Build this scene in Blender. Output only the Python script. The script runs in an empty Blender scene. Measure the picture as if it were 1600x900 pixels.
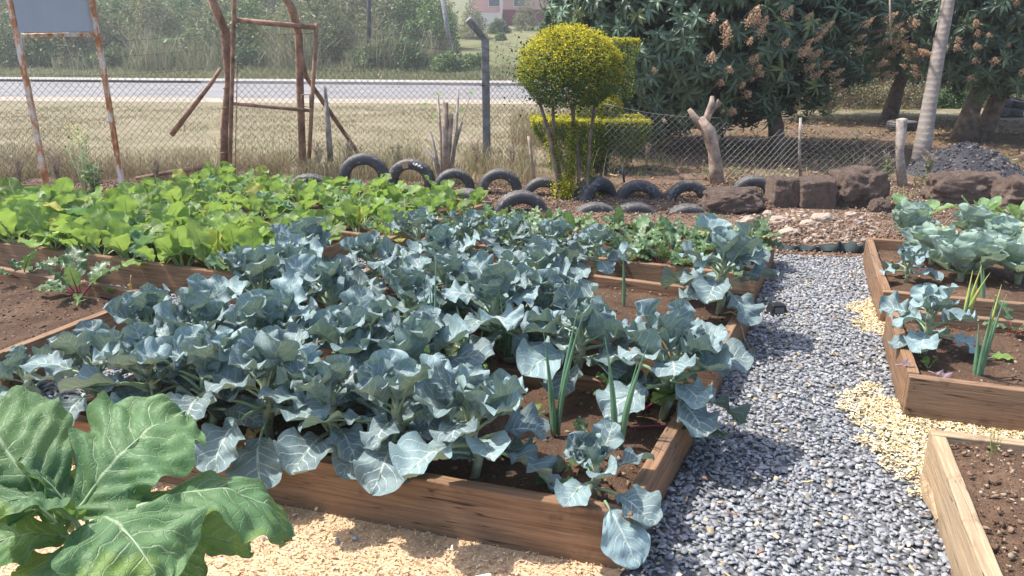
import bpy, math, random
import numpy as np
from mathutils import Vector, Matrix, Euler, noise

# ---------------------------------------------------------------- camera, sky, sun
sc = bpy.context.scene
COL = sc.collection
CAM_H, PITCH, FPX = 1.6, 17.0, 1209.0
cd = bpy.data.cameras.new("camera"); cam = bpy.data.objects.new("camera", cd); COL.objects.link(cam)
cam.location = (0, 0, CAM_H); cam.rotation_euler = (math.radians(90 - PITCH), 0, 0)
cd.sensor_width = 36; cd.lens = 36 * FPX / 1600; cd.clip_end = 3000; cd.clip_start = 0.02
sc.camera = cam
w = bpy.data.worlds.new("World"); sc.world = w; w.use_nodes = True
SUN_EL, SUN_AZ = math.radians(60), math.radians(-76)      # azimuth from +Y towards +X
nt = w.node_tree; bg = nt.nodes["Background"]
sky = nt.nodes.new("ShaderNodeTexSky"); sky.sky_type = 'NISHITA'; sky.sun_disc = False
sky.sun_elevation = SUN_EL; sky.sun_rotation = SUN_AZ; sky.dust_density = 2.5; sky.air_density = 1.0
nt.links.new(sky.outputs[0], bg.inputs[0]); bg.inputs[1].default_value = 0.15
sl = bpy.data.lights.new("sun", 'SUN'); sl.energy = 3.4; sl.angle = math.radians(0.6); sl.color = (1.0, 0.95, 0.87)
sun = bpy.data.objects.new("sun", sl); COL.objects.link(sun)
sd = Vector((math.sin(SUN_AZ) * math.cos(SUN_EL), math.cos(SUN_AZ) * math.cos(SUN_EL), math.sin(SUN_EL)))
sun.rotation_euler = sd.to_track_quat('Z', 'Y').to_euler()
sc.view_settings.view_transform = 'Standard'; sc.view_settings.look = 'None'
sc.view_settings.exposure = 1.05; sc.view_settings.gamma = 1.0; sc.view_settings.use_curve_mapping = False
sc.render.engine = 'CYCLES'
sc.cycles.max_bounces = 6; sc.cycles.transparent_max_bounces = 8; sc.cycles.diffuse_bounces = 3

RNG = np.random.default_rng(7); random.seed(7)
R = math.radians
def gp(px, py, z=0.0):
    """where the sight line through photo pixel (px,py) meets the level plane z (used to survey the garden)"""
    p = R(PITCH); cx = (px - 800) / FPX; cy = (450 - py) / FPX
    d = Vector((cx, math.cos(p) + cy * math.sin(p), -math.sin(p) + cy * math.cos(p)))
    t = (z - CAM_H) / d.z
    return Vector((d.x * t, d.y * t, z))
def at(px, py, Y):
    """point on that sight line at ground distance Y"""
    p = R(PITCH); cx = (px - 800) / FPX; cy = (450 - py) / FPX
    d = Vector((cx, math.cos(p) + cy * math.sin(p), -math.sin(p) + cy * math.cos(p)))
    t = Y / d.y
    return Vector((d.x * t, Y, CAM_H + d.z * t))

# ---------------------------------------------------------------- helpers
def tag(o, label=None, cat=None, group=None, kind=None):
    if label: o["label"] = label
    if cat: o["category"] = cat
    if group: o["group"] = group
    if kind: o["kind"] = kind
    return o
def link(o, parent=None):
    COL.objects.link(o)
    if parent: o.parent = parent
    return o
def empty(name, loc=(0, 0, 0), rz=0):
    o = bpy.data.objects.new(name, None); o.empty_display_size = .1
    o.location = loc; o.rotation_euler = (0, 0, rz); return link(o)
def mesh(name, V, F, mats, uv=None, col=None, smooth=False, mi=None):
    """V (n,3); F list of tuples or an (m,k) array; uv per vertex; col per vertex"""
    me = bpy.data.meshes.new(name)
    V = np.asarray(V, dtype=np.float32).reshape(-1, 3)
    if isinstance(F, np.ndarray):
        m, k = F.shape; idx = F.astype(np.int32).ravel()
        me.vertices.add(len(V)); me.vertices.foreach_set("co", V.ravel())
        me.loops.add(m * k); me.loops.foreach_set("vertex_index", idx)
        me.polygons.add(m); me.polygons.foreach_set("loop_start", np.arange(m, dtype=np.int32) * k)
        me.update(calc_edges=True)
    else:
        me.from_pydata(V.tolist(), [], [tuple(int(i) for i in f) for f in F]); me.update()
    for m_ in (mats if isinstance(mats, (list, tuple)) else [mats]): me.materials.append(m_)
    if mi is not None: me.polygons.foreach_set("material_index", np.asarray(mi, dtype=np.int32))
    if smooth: me.polygons.foreach_set("use_smooth", np.ones(len(me.polygons), dtype=bool))
    if uv is not None:
        lay = me.uv_layers.new(name="UVMap")
        li = np.empty(len(me.loops), dtype=np.int32); me.loops.foreach_get("vertex_index", li)
        lay.data.foreach_set("uv", np.asarray(uv, dtype=np.float32)[li].ravel())
    if col is not None:
        ca = me.color_attributes.new(name="tint", type='FLOAT_COLOR', domain='POINT')
        c = np.ones((len(V), 4), dtype=np.float32); c[:, :3] = col
        ca.data.foreach_set("color", c.ravel())
    return me
def obj(name, me, parent=None, loc=None, rot=None, scale=None):
    o = bpy.data.objects.new(name, me); link(o, parent)
    if loc is not None: o.location = loc
    if rot is not None: o.rotation_euler = rot
    if scale is not None: o.scale = (scale,) * 3 if np.isscalar(scale) else scale
    return o
class MB:
    """collects shapes into one mesh"""
    def __init__(s): s.v = []; s.f = []; s.m = []
    def add(s, V, F, m=0):
        b = len(s.v); s.v += [tuple(v) for v in V]; s.f += [tuple(i + b for i in f) for f in F]; s.m += [m] * len(F); return s
    def box(s, x0, x1, y0, y1, z0, z1, m=0, M=None):
        V = [Vector((x, y, z)) for z in (z0, z1) for y in (y0, y1) for x in (x0, x1)]
        if M is not None: V = [M @ v for v in V]
        return s.add(V, [(0, 2, 3, 1), (4, 5, 7, 6), (0, 1, 5, 4), (2, 6, 7, 3), (0, 4, 6, 2), (1, 3, 7, 5)], m)
    def tube(s, pts, rad, n=8, m=0, cap=True, flat=1.0, jit=0.0):
        pts = [Vector(p) for p in pts]
        if np.isscalar(rad): rad = [rad] * len(pts)
        V = []; F = []; up = None
        for i, p in enumerate(pts):
            t = (pts[min(i + 1, len(pts) - 1)] - pts[max(i - 1, 0)]).normalized()
            if up is None:
                a = t.orthogonal().normalized()
            else:
                a = (up - t * up.dot(t)); a = a.normalized() if a.length > 1e-6 else t.orthogonal().normalized()
            up = a; b = t.cross(a)
            for k in range(n):
                an = 2 * math.pi * k / n; r = rad[i] * (1 + (random.uniform(-jit, jit) if jit else 0))
                V.append(p + a * math.cos(an) * r + b * math.sin(an) * r * flat)
        for i in range(len(pts) - 1):
            for k in range(n):
                k2 = (k + 1) % n
                F.append((i * n + k, i * n + k2, (i + 1) * n + k2, (i + 1) * n + k))
        if cap:
            F.append(tuple(reversed(range(n)))); F.append(tuple((len(pts) - 1) * n + k for k in range(n)))
        return s.add(V, F, m)
    def build(s, name, mats, parent=None, smooth=True, **k):
        me = mesh(name, s.v, s.f, mats, smooth=smooth, mi=s.m)
        return obj(name, me, parent, **k)
def bevel(o, wd=.006, seg=2):
    b = o.modifiers.new("bevel", 'BEVEL'); b.width = wd; b.segments = seg; b.limit_method = 'ANGLE'; b.angle_limit = R(40); return o
def rotmats(n, tilt, rng=RNG):
    """random yaw with tilt up to `tilt` radians"""
    yaw = rng.uniform(0, 2 * np.pi, n); t = rng.normal(0, tilt, n); a = rng.uniform(0, 2 * np.pi, n)
    cy, sy = np.cos(yaw), np.sin(yaw)
    Z = np.zeros((n, 3, 3)); Z[:, 0, 0] = cy; Z[:, 0, 1] = -sy; Z[:, 1, 0] = sy; Z[:, 1, 1] = cy; Z[:, 2, 2] = 1
    k = np.stack([np.cos(a), np.sin(a), np.zeros(n)], 1); K = np.zeros((n, 3, 3))
    K[:, 0, 2] = k[:, 1]; K[:, 1, 2] = -k[:, 0]; K[:, 2, 0] = -k[:, 1]; K[:, 2, 1] = k[:, 0]
    I = np.eye(3)[None]; st = np.sin(t)[:, None, None]; ct = (1 - np.cos(t))[:, None, None]
    return (I + st * K + ct * (K @ K)) @ Z
def scatter(temps, P, Rm, S, colr=None, pick=None, uvs=None):
    """copy templates [(V,F array)] to positions P with rotations and scales -> V,F,col (one mesh)"""
    n = len(P); Vs = []; Fs = []; Cs = []; off = 0; UV = []
    pick = RNG.integers(0, len(temps), n) if pick is None else pick
    S = np.asarray(S, dtype=float)
    if S.ndim == 1: S = np.repeat(S[:, None], 3, 1)
    for t, (tv, tf) in enumerate(temps):
        ix = np.where(pick == t)[0]
        if not len(ix): continue
        k = len(tv)
        v = tv[None] * S[ix][:, None, :]
        v = np.einsum('nij,nkj->nki', Rm[ix], v) + P[ix][:, None, :]
        f = tf[None] + (np.arange(len(ix)) * k)[:, None, None] + off
        Vs.append(v.reshape(-1, 3)); Fs.append(f.reshape(-1, tf.shape[1])); off += len(ix) * k
        if colr is not None: Cs.append(np.repeat(colr[ix], k, 0))
        if uvs is not None: UV.append(np.tile(uvs[t], (len(ix), 1)))
    return np.concatenate(Vs), np.concatenate(Fs), (np.concatenate(Cs) if colr is not None else None), (np.concatenate(UV) if uvs is not None else None)
def inpoly(P, poly):
    x, y = P[:, 0], P[:, 1]; c = np.zeros(len(P), bool); n = len(poly)
    for i in range(n):
        x1, y1 = poly[i][:2]; x2, y2 = poly[(i + 1) % n][:2]
        if y1 == y2: continue
        c ^= ((y1 > y) != (y2 > y)) & (x < (x2 - x1) * (y - y1) / (y2 - y1) + x1)
    return c
def fbm(x, y, z=0.0, o=4):
    return noise.fractal(Vector((x, y, z)), 1.0, 2.0, o)
def vnoise(P, sc_, seed=0.0, o=3):
    return np.array([noise.fractal(Vector((p[0] * sc_, p[1] * sc_, seed)), 1.0, 2.0, o) for p in P])

# ---------------------------------------------------------------- materials
class NT:
    def __init__(s, name):
        s.m = bpy.data.materials.new(name); s.m.use_nodes = True; s.t = s.m.node_tree; s.p = s.t.nodes["Principled BSDF"]; s.out = s.t.nodes["Material Output"]
    def n(s, typ, ins=None, **pr):
        nd = s.t.nodes.new("ShaderNode" + typ)
        for k, v in pr.items(): setattr(nd, k, v)
        for k, v in (ins or {}).items():
            if isinstance(v, bpy.types.NodeSocket): s.t.links.new(v, nd.inputs[k])
            else: nd.inputs[k].default_value = v
        return nd
    def ma(s, op, a, b=0.0, c=0.0, clamp=False):
        return s.n("Math", {0: a, 1: b, 2: c}, operation=op, use_clamp=clamp).outputs[0]
    def mr(s, v, a, b, c=0.0, d=1.0, smooth=True):
        return s.n("MapRange", {"Value": v, "From Min": a, "From Max": b, "To Min": c, "To Max": d}, interpolation_type='SMOOTHSTEP' if smooth else 'LINEAR').outputs[0]
    def mix(s, f, a, b, mode='MIX'):
        nd = s.t.nodes.new("ShaderNodeMix"); nd.data_type = 'RGBA'; nd.blend_type = mode
        for i, v in ((0, f), (6, a), (7, b)):
            if isinstance(v, bpy.types.NodeSocket): s.t.links.new(v, nd.inputs[i])
            else: nd.inputs[i].default_value = v if i == 0 else (*v, 1) if len(v) == 3 else v
        return nd.outputs[2]
    def coord(s, kind="Object", scale=(1, 1, 1)):
        tc = s.n("TexCoord").outputs[kind]
        return s.n("Mapping", {"Vector": tc, "Scale": scale}).outputs[0]
    def noise(s, vec, sc_, det=4, rough=.55, out=0, dist=0.0):
        return s.n("TexNoise", {"Vector": vec, "Scale": sc_, "Detail": det, "Roughness": rough, "Distortion": dist}).outputs[out]
    def ramp(s, f, stops):
        nd = s.n("ValToRGB", {"Fac": f}); e = nd.color_ramp.elements
        while len(e) < len(stops): e.new(.5)
        for i, (p, c) in enumerate(stops): e[i].position = p; e[i].color = (*c, 1)
        return nd.outputs[0]
    def bump(s, h, st=.5, d=.01, nrm=None):
        i = {"Height": h, "Strength": st, "Distance": d}
        if nrm: i["Normal"] = nrm
        b = s.n("Bump", i).outputs[0]; s.t.links.new(b, s.p.inputs["Normal"]); return b
    def set(s, **k):
        for a, v in k.items():
            a = a.replace("_", " ")
            if isinstance(v, bpy.types.NodeSocket): s.t.links.new(v, s.p.inputs[a])
            else: s.p.inputs[a].default_value = (*v, 1) if isinstance(v, tuple) and len(v) == 3 else v
        return s
def leaf_mat(name, top, under, vein, laterals=6, trans=.3, rough=.5, tint=.25, net=0.0, veinw=1.0, warm=None, spec=.4, bumpst=.5, blotch=None):
    """top / under colours, pale veins drawn from the leaf's own u,v; each leaf object varies a little"""
    M = NT(name); uv = M.n("TexCoord").outputs["UV"]
    sp = M.n("SeparateXYZ", {0: uv}); u, v = sp.outputs[0], sp.outputs[1]
    av = M.ma('ABSOLUTE', v)
    side = M.ma('MULTIPLY', M.ma('GREATER_THAN', v, 0.0), .45)
    wob = M.ma('MULTIPLY', M.ma('SUBTRACT', M.noise(M.coord("Object"), 9, 2), .5), 1.1)
    t = M.ma('ADD', M.ma('ADD', M.ma('MULTIPLY', M.ma('SUBTRACT', u, M.ma('MULTIPLY', M.ma('POWER', av, 1.25), .34)), laterals), side), wob)
    d = M.ma('ABSOLUTE', M.ma('SUBTRACT', M.ma('FRACT', t), .5))
    wd = M.ma('MULTIPLY', M.ma('SUBTRACT', 1.15, av), .085 * veinw)
    lat = M.ma('MULTIPLY', M.ma('SUBTRACT', 1.0, M.ma('DIVIDE', d, wd), clamp=True), M.mr(u, 0.0, .08))
    mid = M.ma('SUBTRACT', 1.0, M.ma('DIVIDE', av, M.ma('MULTIPLY', M.ma('SUBTRACT', 1.25, u), .075 * veinw)), clamp=True)
    ve = M.ma('MAXIMUM', M.ma('MULTIPLY', lat, .75), mid)
    vo = M.n("TexVoronoi", {"Vector": M.coord("Object"), "Scale": 42.0}, feature='DISTANCE_TO_EDGE').outputs[0]
    netv = M.mr(vo, 0.0, .055, 1.0, 0.0)
    ve2 = M.ma('MAXIMUM', ve, M.ma('MULTIPLY', netv, net))
    rnd = M.n("ObjectInfo").outputs["Random"]
    nz = M.noise(M.coord("Object"), 14, 4)
    k = M.ma('ADD', M.ma('MULTIPLY', M.ma('SUBTRACT', rnd, .5), tint * 2), M.ma('MULTIPLY', M.ma('SUBTRACT', nz, .5), .5))
    lightc = tuple(min(1, c * 1.45) for c in top); darkc = tuple(c * .62 for c in top)
    base = M.ramp(M.ma('ADD', k, .5), [(.1, darkc), (.5, top), (.95, lightc)])
    if warm is not None:                       # some leaves yellow with age
        base = M.mix(M.mr(M.ma('FRACT', M.ma('MULTIPLY', rnd, 7.31)), .90, .97), base, warm)
    if blotch is not None:
        bl = M.mr(M.noise(M.coord("Object"), 5, 2), .60, .72)
        base = M.mix(bl, base, blotch)
    c1 = M.mix(ve2, base, vein)
    c2 = M.mix(M.ma('MULTIPLY', ve2, .7), under, vein)
    c = M.mix(M.n("NewGeometry").outputs["Backfacing"], c1, c2)
    M.set(Base_Color=c, Roughness=rough); M.p.inputs["Specular IOR Level"].default_value = spec
    hh = M.ma('ADD', M.ma('MULTIPLY', ve, -.6), M.ma('MULTIPLY', netv, -.35))
    hh = M.ma('ADD', hh, M.ma('MULTIPLY', M.noise(M.coord("Object"), 60, 3), .5))
    bm_ = M.bump(hh, bumpst, .004)
    tr = M.n("BsdfTranslucent", {"Color": M.mix(.5, c, tuple(min(1, x * 1.3) for x in (top[0] * 1.5, top[1] * 1.4, top[2] * .5))), "Normal": bm_})
    ms = M.n("MixShader", {0: trans, 1: M.p.outputs[0], 2: tr.outputs[0]})
    M.t.links.new(ms.outputs[0], M.out.inputs[0]); return M.m
def tint_mat(name, rough=.6, trans=0.0, mul=1.0, spec=.4, bump=0.0):
    """colour comes from the per-piece 'tint' attribute (each chip, flake or leaf its own colour)"""
    M = NT(name); a = M.n("VertexColor", layer_name="tint").outputs[0]
    nz = M.noise(M.coord("Object"), 45, 3)
    c = M.mix(1.0, a, M.ramp(nz, [(.25, (.75 * mul,) * 3), (.75, (1.2 * mul,) * 3)]), 'MULTIPLY')
    M.set(Base_Color=c, Roughness=rough); M.p.inputs["Specular IOR Level"].default_value = spec
    if bump: M.bump(M.noise(M.coord("Object"), 150, 3), bump, .004)
    if trans:
        tr = M.n("BsdfTranslucent", {"Color": c}); ms = M.n("MixShader", {0: trans, 1: M.p.outputs[0], 2: tr.outputs[0]})
        M.t.links.new(ms.outputs[0], M.out.inputs[0])
    return M.m
def plain(name, c, rough=.6, var=.25, scale=8, bump=.3, metal=0.0, c2=None):
    M = NT(name); nz = M.noise(M.coord("Object"), scale, 5, .6)
    lo = tuple(x * (1 - var) for x in c); hi = tuple(min(1, x * (1 + var)) for x in (c2 or c))
    M.set(Base_Color=M.ramp(nz, [(.3, lo), (.7, hi)]), Roughness=rough, Metallic=metal)
    if bump: M.bump(M.noise(M.coord("Object"), scale * 8, 4), bump, .004)
    return M.m
def soil_mat(name, a, b, c, scale=1.0):
    M = NT(name); co = M.coord("Object")
    n1 = M.noise(co, 3.2 * scale, 6, .65); n2 = M.noise(co, 38 * scale, 4, .7)
    base = M.ramp(n1, [(.30, a), (.52, b), (.72, c)])
    base = M.mix(M.ma('MULTIPLY', M.mr(n2, .35, .7), .7), base, tuple(x * .55 for x in b))
    sp = M.n("TexVoronoi", {"Vector": co, "Scale": 90.0 * scale}).outputs[0]
    base = M.mix(M.mr(sp, .04, .10, .8, 0), base, tuple(min(1, x * 2.2) for x in c))
    M.set(Base_Color=base, Roughness=.95); M.p.inputs["Specular IOR Level"].default_value = .15
    M.bump(M.ma('ADD', n2, M.noise(co, 140 * scale, 3)), .9, .012); return M.m
def wood_mat(name, c, dark, grey=None):
    M = NT(name); rnd = M.n("ObjectInfo").outputs["Random"]
    tc = M.n("TexCoord").outputs["Object"]
    off = M.n("VectorMath", {0: tc, 1: M.n("CombineXYZ", {0: M.ma('MULTIPLY', rnd, 31.0), 1: M.ma('MULTIPLY', rnd, 17.0)}).outputs[0]}, operation='ADD').outputs[0]
    st = M.n("Mapping", {"Vector": off, "Scale": (1.1, 30, 30)}).outputs[0]
    g1 = M.noise(st, 2.2, 7, .62, dist=.35); g2 = M.noise(M.n("Mapping", {"Vector": off, "Scale": (3, 90, 90)}).outputs[0], 2.0, 4)
    big = M.noise(off, 2.2, 4)
    base = M.ramp(g1, [(.28, dark), (.5, c), (.75, tuple(min(1, x * 1.35) for x in c))])
    base = M.mix(M.ma('MULTIPLY', M.mr(g2, .45, .65), .45), base, dark)
    if grey: base = M.mix(M.ma('MULTIPLY', M.mr(big, .42, .65), .45), base, grey)
    kn = M.n("TexVoronoi", {"Vector": M.n("Mapping", {"Vector": off, "Scale": (2.2, 6, 6)}).outputs[0], "Scale": 1.0}).outputs[0]
    base = M.mix(M.mr(kn, .04, .11, .85, 0), base, tuple(x * .4 for x in dark))
    # earth splashed up from the ground: stains near the bottom edge with a ragged shape
    z = M.n("SeparateXYZ", {0: tc}).outputs[2]
    sx = M.mr(M.ma('ADD', M.ma('MULTIPLY', M.noise(off, 14, 4), .12), M.ma('MULTIPLY', z, -1.0)), -.03, .06)
    base = M.mix(M.ma('MULTIPLY', sx, .5), base, (.12, .075, .045))
    crk = M.noise(M.n("Mapping", {"Vector": off, "Scale": (.9, 26, 26)}).outputs[0], 1.0, 2, .5)
    crm = M.mr(M.ma('ABSOLUTE', M.ma('SUBTRACT', crk, .5)), .0, .012, 1.0, 0.0)
    base = M.mix(M.ma('MULTIPLY', crm, M.mr(big, .45, .6)), base, tuple(x * .35 for x in dark))
    stn = M.mr(M.noise(off, 5.5, 5, .7), .56, .68)
    base = M.mix(M.ma('MULTIPLY', stn, .5), base, (.09, .055, .035))
    M.set(Base_Color=base, Roughness=.8); M.p.inputs["Specular IOR Level"].default_value = .2
    M.bump(M.ma('ADD', g1, M.ma('MULTIPLY', g2, .6)), .6, .006); return M.m

MT = {}
MT['broc'] = leaf_mat("broccoli_leaf", (.185, .262, .272), (.175, .25, .235), (.60, .66, .60), 6, .13, .54, .34, .14, veinw=1.2, spec=.34)
MT['broc_stalk'] = plain("broccoli_stalk", (.26, .36, .20), .55, .2, 12, .2)
MT['stem'] = plain("thick_stem", (.27, .33, .19), .7, .35, 14, .5, c2=(.34, .36, .24))
MT['floret'] = plain("floret", (.07, .13, .06), .8, .4, 40, .9)
MT['must'] = leaf_mat("mustard_leaf", (.175, .275, .07), (.24, .35, .11), (.40, .50, .20), 5, .44, .45, .55, .10, warm=(.60, .52, .12), spec=.45)
MT['must_stalk'] = plain("mustard_stalk", (.42, .52, .26), .5, .15, 12, .1)
MT['must2'] = leaf_mat("blue_green_mustard_leaf", (.12, .235, .12), (.2, .32, .18), (.40, .50, .34), 5, .32, .45, .3, .10)
MT['beet'] = leaf_mat("beet_leaf", (.055, .115, .035), (.13, .22, .08), (.20, .22, .10), 6, .22, .30, .3, .15, spec=.6, warm=(.22, .30, .06))
MT['beet_stalk'] = plain("beet_stalk", (.23, .03, .06), .4, .3, 12, .1)
MT['beetg'] = leaf_mat("green_beet_leaf", (.10, .185, .075), (.20, .29, .13), (.30, .36, .20), 6, .28, .38, .35, .15, spec=.6, warm=(.35, .33, .14))
MT['cab'] = leaf_mat("cabbage_leaf", (.25, .345, .335), (.28, .38, .32), (.58, .66, .54), 5, .28, .5, .14, .08, warm=(.46, .48, .22))
MT['kale'] = leaf_mat("pale_kale_leaf", (.20, .34, .15), (.26, .40, .17), (.50, .60, .36), 6, .35, .5, .2, .12)
MT['fore'] = leaf_mat("collard_leaf", (.105, .205, .090), (.20, .32, .08), (.46, .56, .34), 6, .32, .50, .14, .24, veinw=.7, spec=.30, bumpst=.8, blotch=(.17, .27, .07))
MT['onion'] = plain("onion_leaf", (.13, .25, .14), .4, .25, 10, .1)
MT['onion_y'] = plain("onion_leaf_pale", (.36, .42, .10), .45, .25, 10, .1)
MT['brownleaf'] = leaf_mat("withered_leaf", (.50, .36, .17), (.50, .38, .20), (.6, .5, .3), 6, .3, .7, .2)
MT['purple'] = leaf_mat("faded_purple_leaf", (.50, .36, .44), (.5, .4, .45), (.6, .5, .55), 6, .3, .7, .2)
MT['soil'] = soil_mat("bed_soil", (.075, .045, .032), (.13, .08, .052), (.20, .125, .08))
MT['clod'] = tint_mat("soil_crumbs", .95, spec=.1, bump=.6)
MT['wood'] = wood_mat("treated_pine", (.28, .165, .095), (.125, .068, .038), (.22, .155, .11))
MT['wood2'] = wood_mat("pale_pine", (.44, .32, .20), (.27, .18, .105), (.36, .28, .19))
MT['rust'] = plain("rusty_iron", (.20, .095, .06), .8, .5, 9, .6, c2=(.30, .17, .11))
MT['rustpaint'] = plain("rust_on_white_paint", (.42, .17, .07), .7, .4, 7, .4, c2=(.70, .58, .48))
M = NT("rust_on_white_paint"); n_ = M.noise(M.coord("Object", (1, 1, .45)), 11, 5, .65)
M.set(Base_Color=M.ramp(n_, [(.36, (.30, .10, .035)), (.47, (.48, .20, .08)), (.53, (.62, .44, .32)), (.60, (.66, .62, .58))]), Roughness=.75); M.bump(n_, .4, .004); MT['rustpaint'] = M.m
# ---------------------------------------------------------------- ground and setting
def far_edge(x): return 38.5 - .2 * min(x, 0) * 1.0
def near_edge(x): return 27.5 - .1 * min(x, 0)
def hz(x, y):
    f = far_edge(x); d = y - f - 1.0
    h = 0.0
    if d > 0:
        t = min(d / 60, 1); h = 5.6 * t * (1.15 - .15 * t) + (max(0, d - 60) * .10)
        h += .25 * fbm(x * .11, y * .11) * min(1, d / 4)
    if y > 6.2:
        m = min(1, (y - 6.2) / 2) * (1 - min(1, max(0, y - 20) / 3))
        h += m * .05 * fbm(x * .6, y * .6, 3.0)
    return h
def grid_sheet(name, xs, ys, fn, mat, parent=None):
    nx, ny = len(xs), len(ys)
    V = [(x, y, fn(x, y)) for y in ys for x in xs]
    i = np.arange(nx - 1)[None, :] + np.arange(ny - 1)[:, None] * nx
    F = np.stack([i, i + 1, i + nx + 1, i + nx], -1).reshape(-1, 4)
    return obj(name, mesh(name, V, F, mat, smooth=True), parent)
M = NT("earth_and_grass"); tc = M.n("TexCoord").outputs["Object"]; sp = M.n("SeparateXYZ", {0: tc}); X, Y = sp.outputs[0], sp.outputs[1]
n_big = M.noise(tc, .45, 5, .6); n_mid = M.noise(tc, 2.5, 5, .65); n_fine = M.noise(tc, 22, 4, .7)
earth = M.ramp(n_mid, [(.3, (.14, .09, .062)), (.5, (.21, .14, .10)), (.7, (.27, .19, .14))])
earth = M.mix(M.ma('MULTIPLY', M.mr(n_fine, .4, .7), .6), earth, (.13, .085, .06))
lawn = M.ramp(n_big, [(.35, (.31, .26, .18)), (.5, (.25, .225, .14)), (.65, (.38, .32, .23))])
lawn = M.mix(M.ma('MULTIPLY', M.mr(n_fine, .35, .65), .7), lawn, (.19, .165, .10))
lawn = M.mix(M.ma('MULTIPLY', M.mr(n_mid, .48, .68), .6), lawn, (.38, .31, .21))
wob = M.ma('MULTIPLY', M.ma('SUBTRACT', n_mid, .5), 2.2)
m1 = M.mr(M.ma('ADD', Y, wob), 10.2, 11.2)
# under and around the mango trees the soil is bare
dx = M.ma('ABSOLUTE', M.ma('SUBTRACT', X, 6.8)); bare = M.ma('MULTIPLY', M.mr(M.ma('ADD', dx, wob), 6.2, 5.0), M.mr(M.ma('ADD', Y, wob), 21.5, 17.5))
litter = M.ramp(n_fine, [(.3, (.10, .07, .05)), (.5, (.19, .125, .085)), (.72, (.34, .24, .15))])
litter = M.mix(M.mr(n_mid, .55, .66), litter, (.13, .15, .06))
c = M.mix(m1, earth, lawn); c = M.mix(M.ma('MULTIPLY', bare, m1), c, litter)
green = M.ramp(n_big, [(.35, (.12, .14, .06)), (.6, (.20, .19, .10))])
c = M.mix(M.mr(Y, 37, 40), c, green)
M.set(Base_Color=c, Roughness=.95); M.p.inputs["Specular IOR Level"].default_value = .1
M.bump(M.ma('ADD', n_fine, M.noise(tc, 70, 3)), .8, .03); MT['ground'] = M.m
xs = np.concatenate([np.linspace(-400, -45, 14), np.linspace(-40, 40, 140), np.linspace(45, 400, 14)])
ys = np.concatenate([[-60, -20, -5, 0, 3, 5], np.linspace(6, 24, 90), np.linspace(25, 100, 100), np.linspace(110, 600, 20)])
g = grid_sheet("ground", xs, ys, hz, MT['ground']); tag(g, kind="structure")

def road_sheet(name, f0, f1, z, mat, n=40, x0=-60, x1=60):
    xs_ = np.linspace(x0, x1, n); V = []
    for x in xs_: V += [(x, f0(x), z), (x, f1(x), z)]
    F = [(2 * i, 2 * i + 2, 2 * i + 3, 2 * i + 1) for i in range(n - 1)]
    o = obj(name, mesh(name, V, F, mat)); tag(o, kind="structure"); return o
MT['asphalt'] = plain("worn_asphalt", (.205, .195, .192), .9, .22, .5, .3)
MT['sand'] = plain("sandy_shoulder", (.34, .285, .215), .95, .2, 1.5, .4)
MT['concrete'] = plain("weathered_concrete", (.34, .31, .28), .9, .3, 5, .5)
MT['dark'] = plain("painted_slot_shade", (.02, .02, .02), .9, .2, 5, 0)
road_sheet("road_shoulder", lambda x: near_edge(x) - 2.6 + .25 * fbm(x * .5, 1), lambda x: near_edge(x) + .6, .010, MT['sand'], 120)
road_sheet("road", near_edge, lambda x: far_edge(x) - .1, .016, MT['asphalt'])
kb = MB(); n = 60; xs_ = np.linspace(-50, 50, n)
prof = [(-.1, -.1), (-.1, .15), (.0, .18), (1.1, .22), (1.25, .16), (1.25, -.1)]
V = [(x, far_edge(x) + a, z) for x in xs_ for a, z in prof]; k = len(prof)
kb.add(V, [(i * k + j, i * k + j + 1, (i + 1) * k + j + 1, (i + 1) * k + j) for i in range(n - 1) for j in range(k - 1)])
kerb = kb.build("kerb", MT['concrete'], smooth=False); tag(kerb, kind="structure")
dr = MB()
for a, b in ((-33, -26.5), (-26.2, -22.0), (-21.8, -16.2)):
    V = []
    for x in np.linspace(a, b, 8): V += [(x, far_edge(x) - .115, .03), (x, far_edge(x) - .115, .13)]
    dr.add(V, [(2 * i, 2 * i + 2, 2 * i + 3, 2 * i + 1) for i in range(7)])
o = dr.build("drain_slot_shade", MT['dark'], smooth=False); o.parent = kerb  # flat strips on the kerb, shade inside the openings put into their dark colour
# far kerb-side concrete slab lying on the bank
sl_ = MB(); p = at(368, 101, 50); zz = hz(p.x, 50)
sl_.box(p.x - 1.6, p.x + 1.2, 49.6, 50.6, zz - .1, zz + .34)
o = sl_.build("concrete_slab", MT['concrete'], smooth=False); bevel(o, .05); tag(o, "grey concrete slab lying on the far verge behind the gate", "slab")

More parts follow.
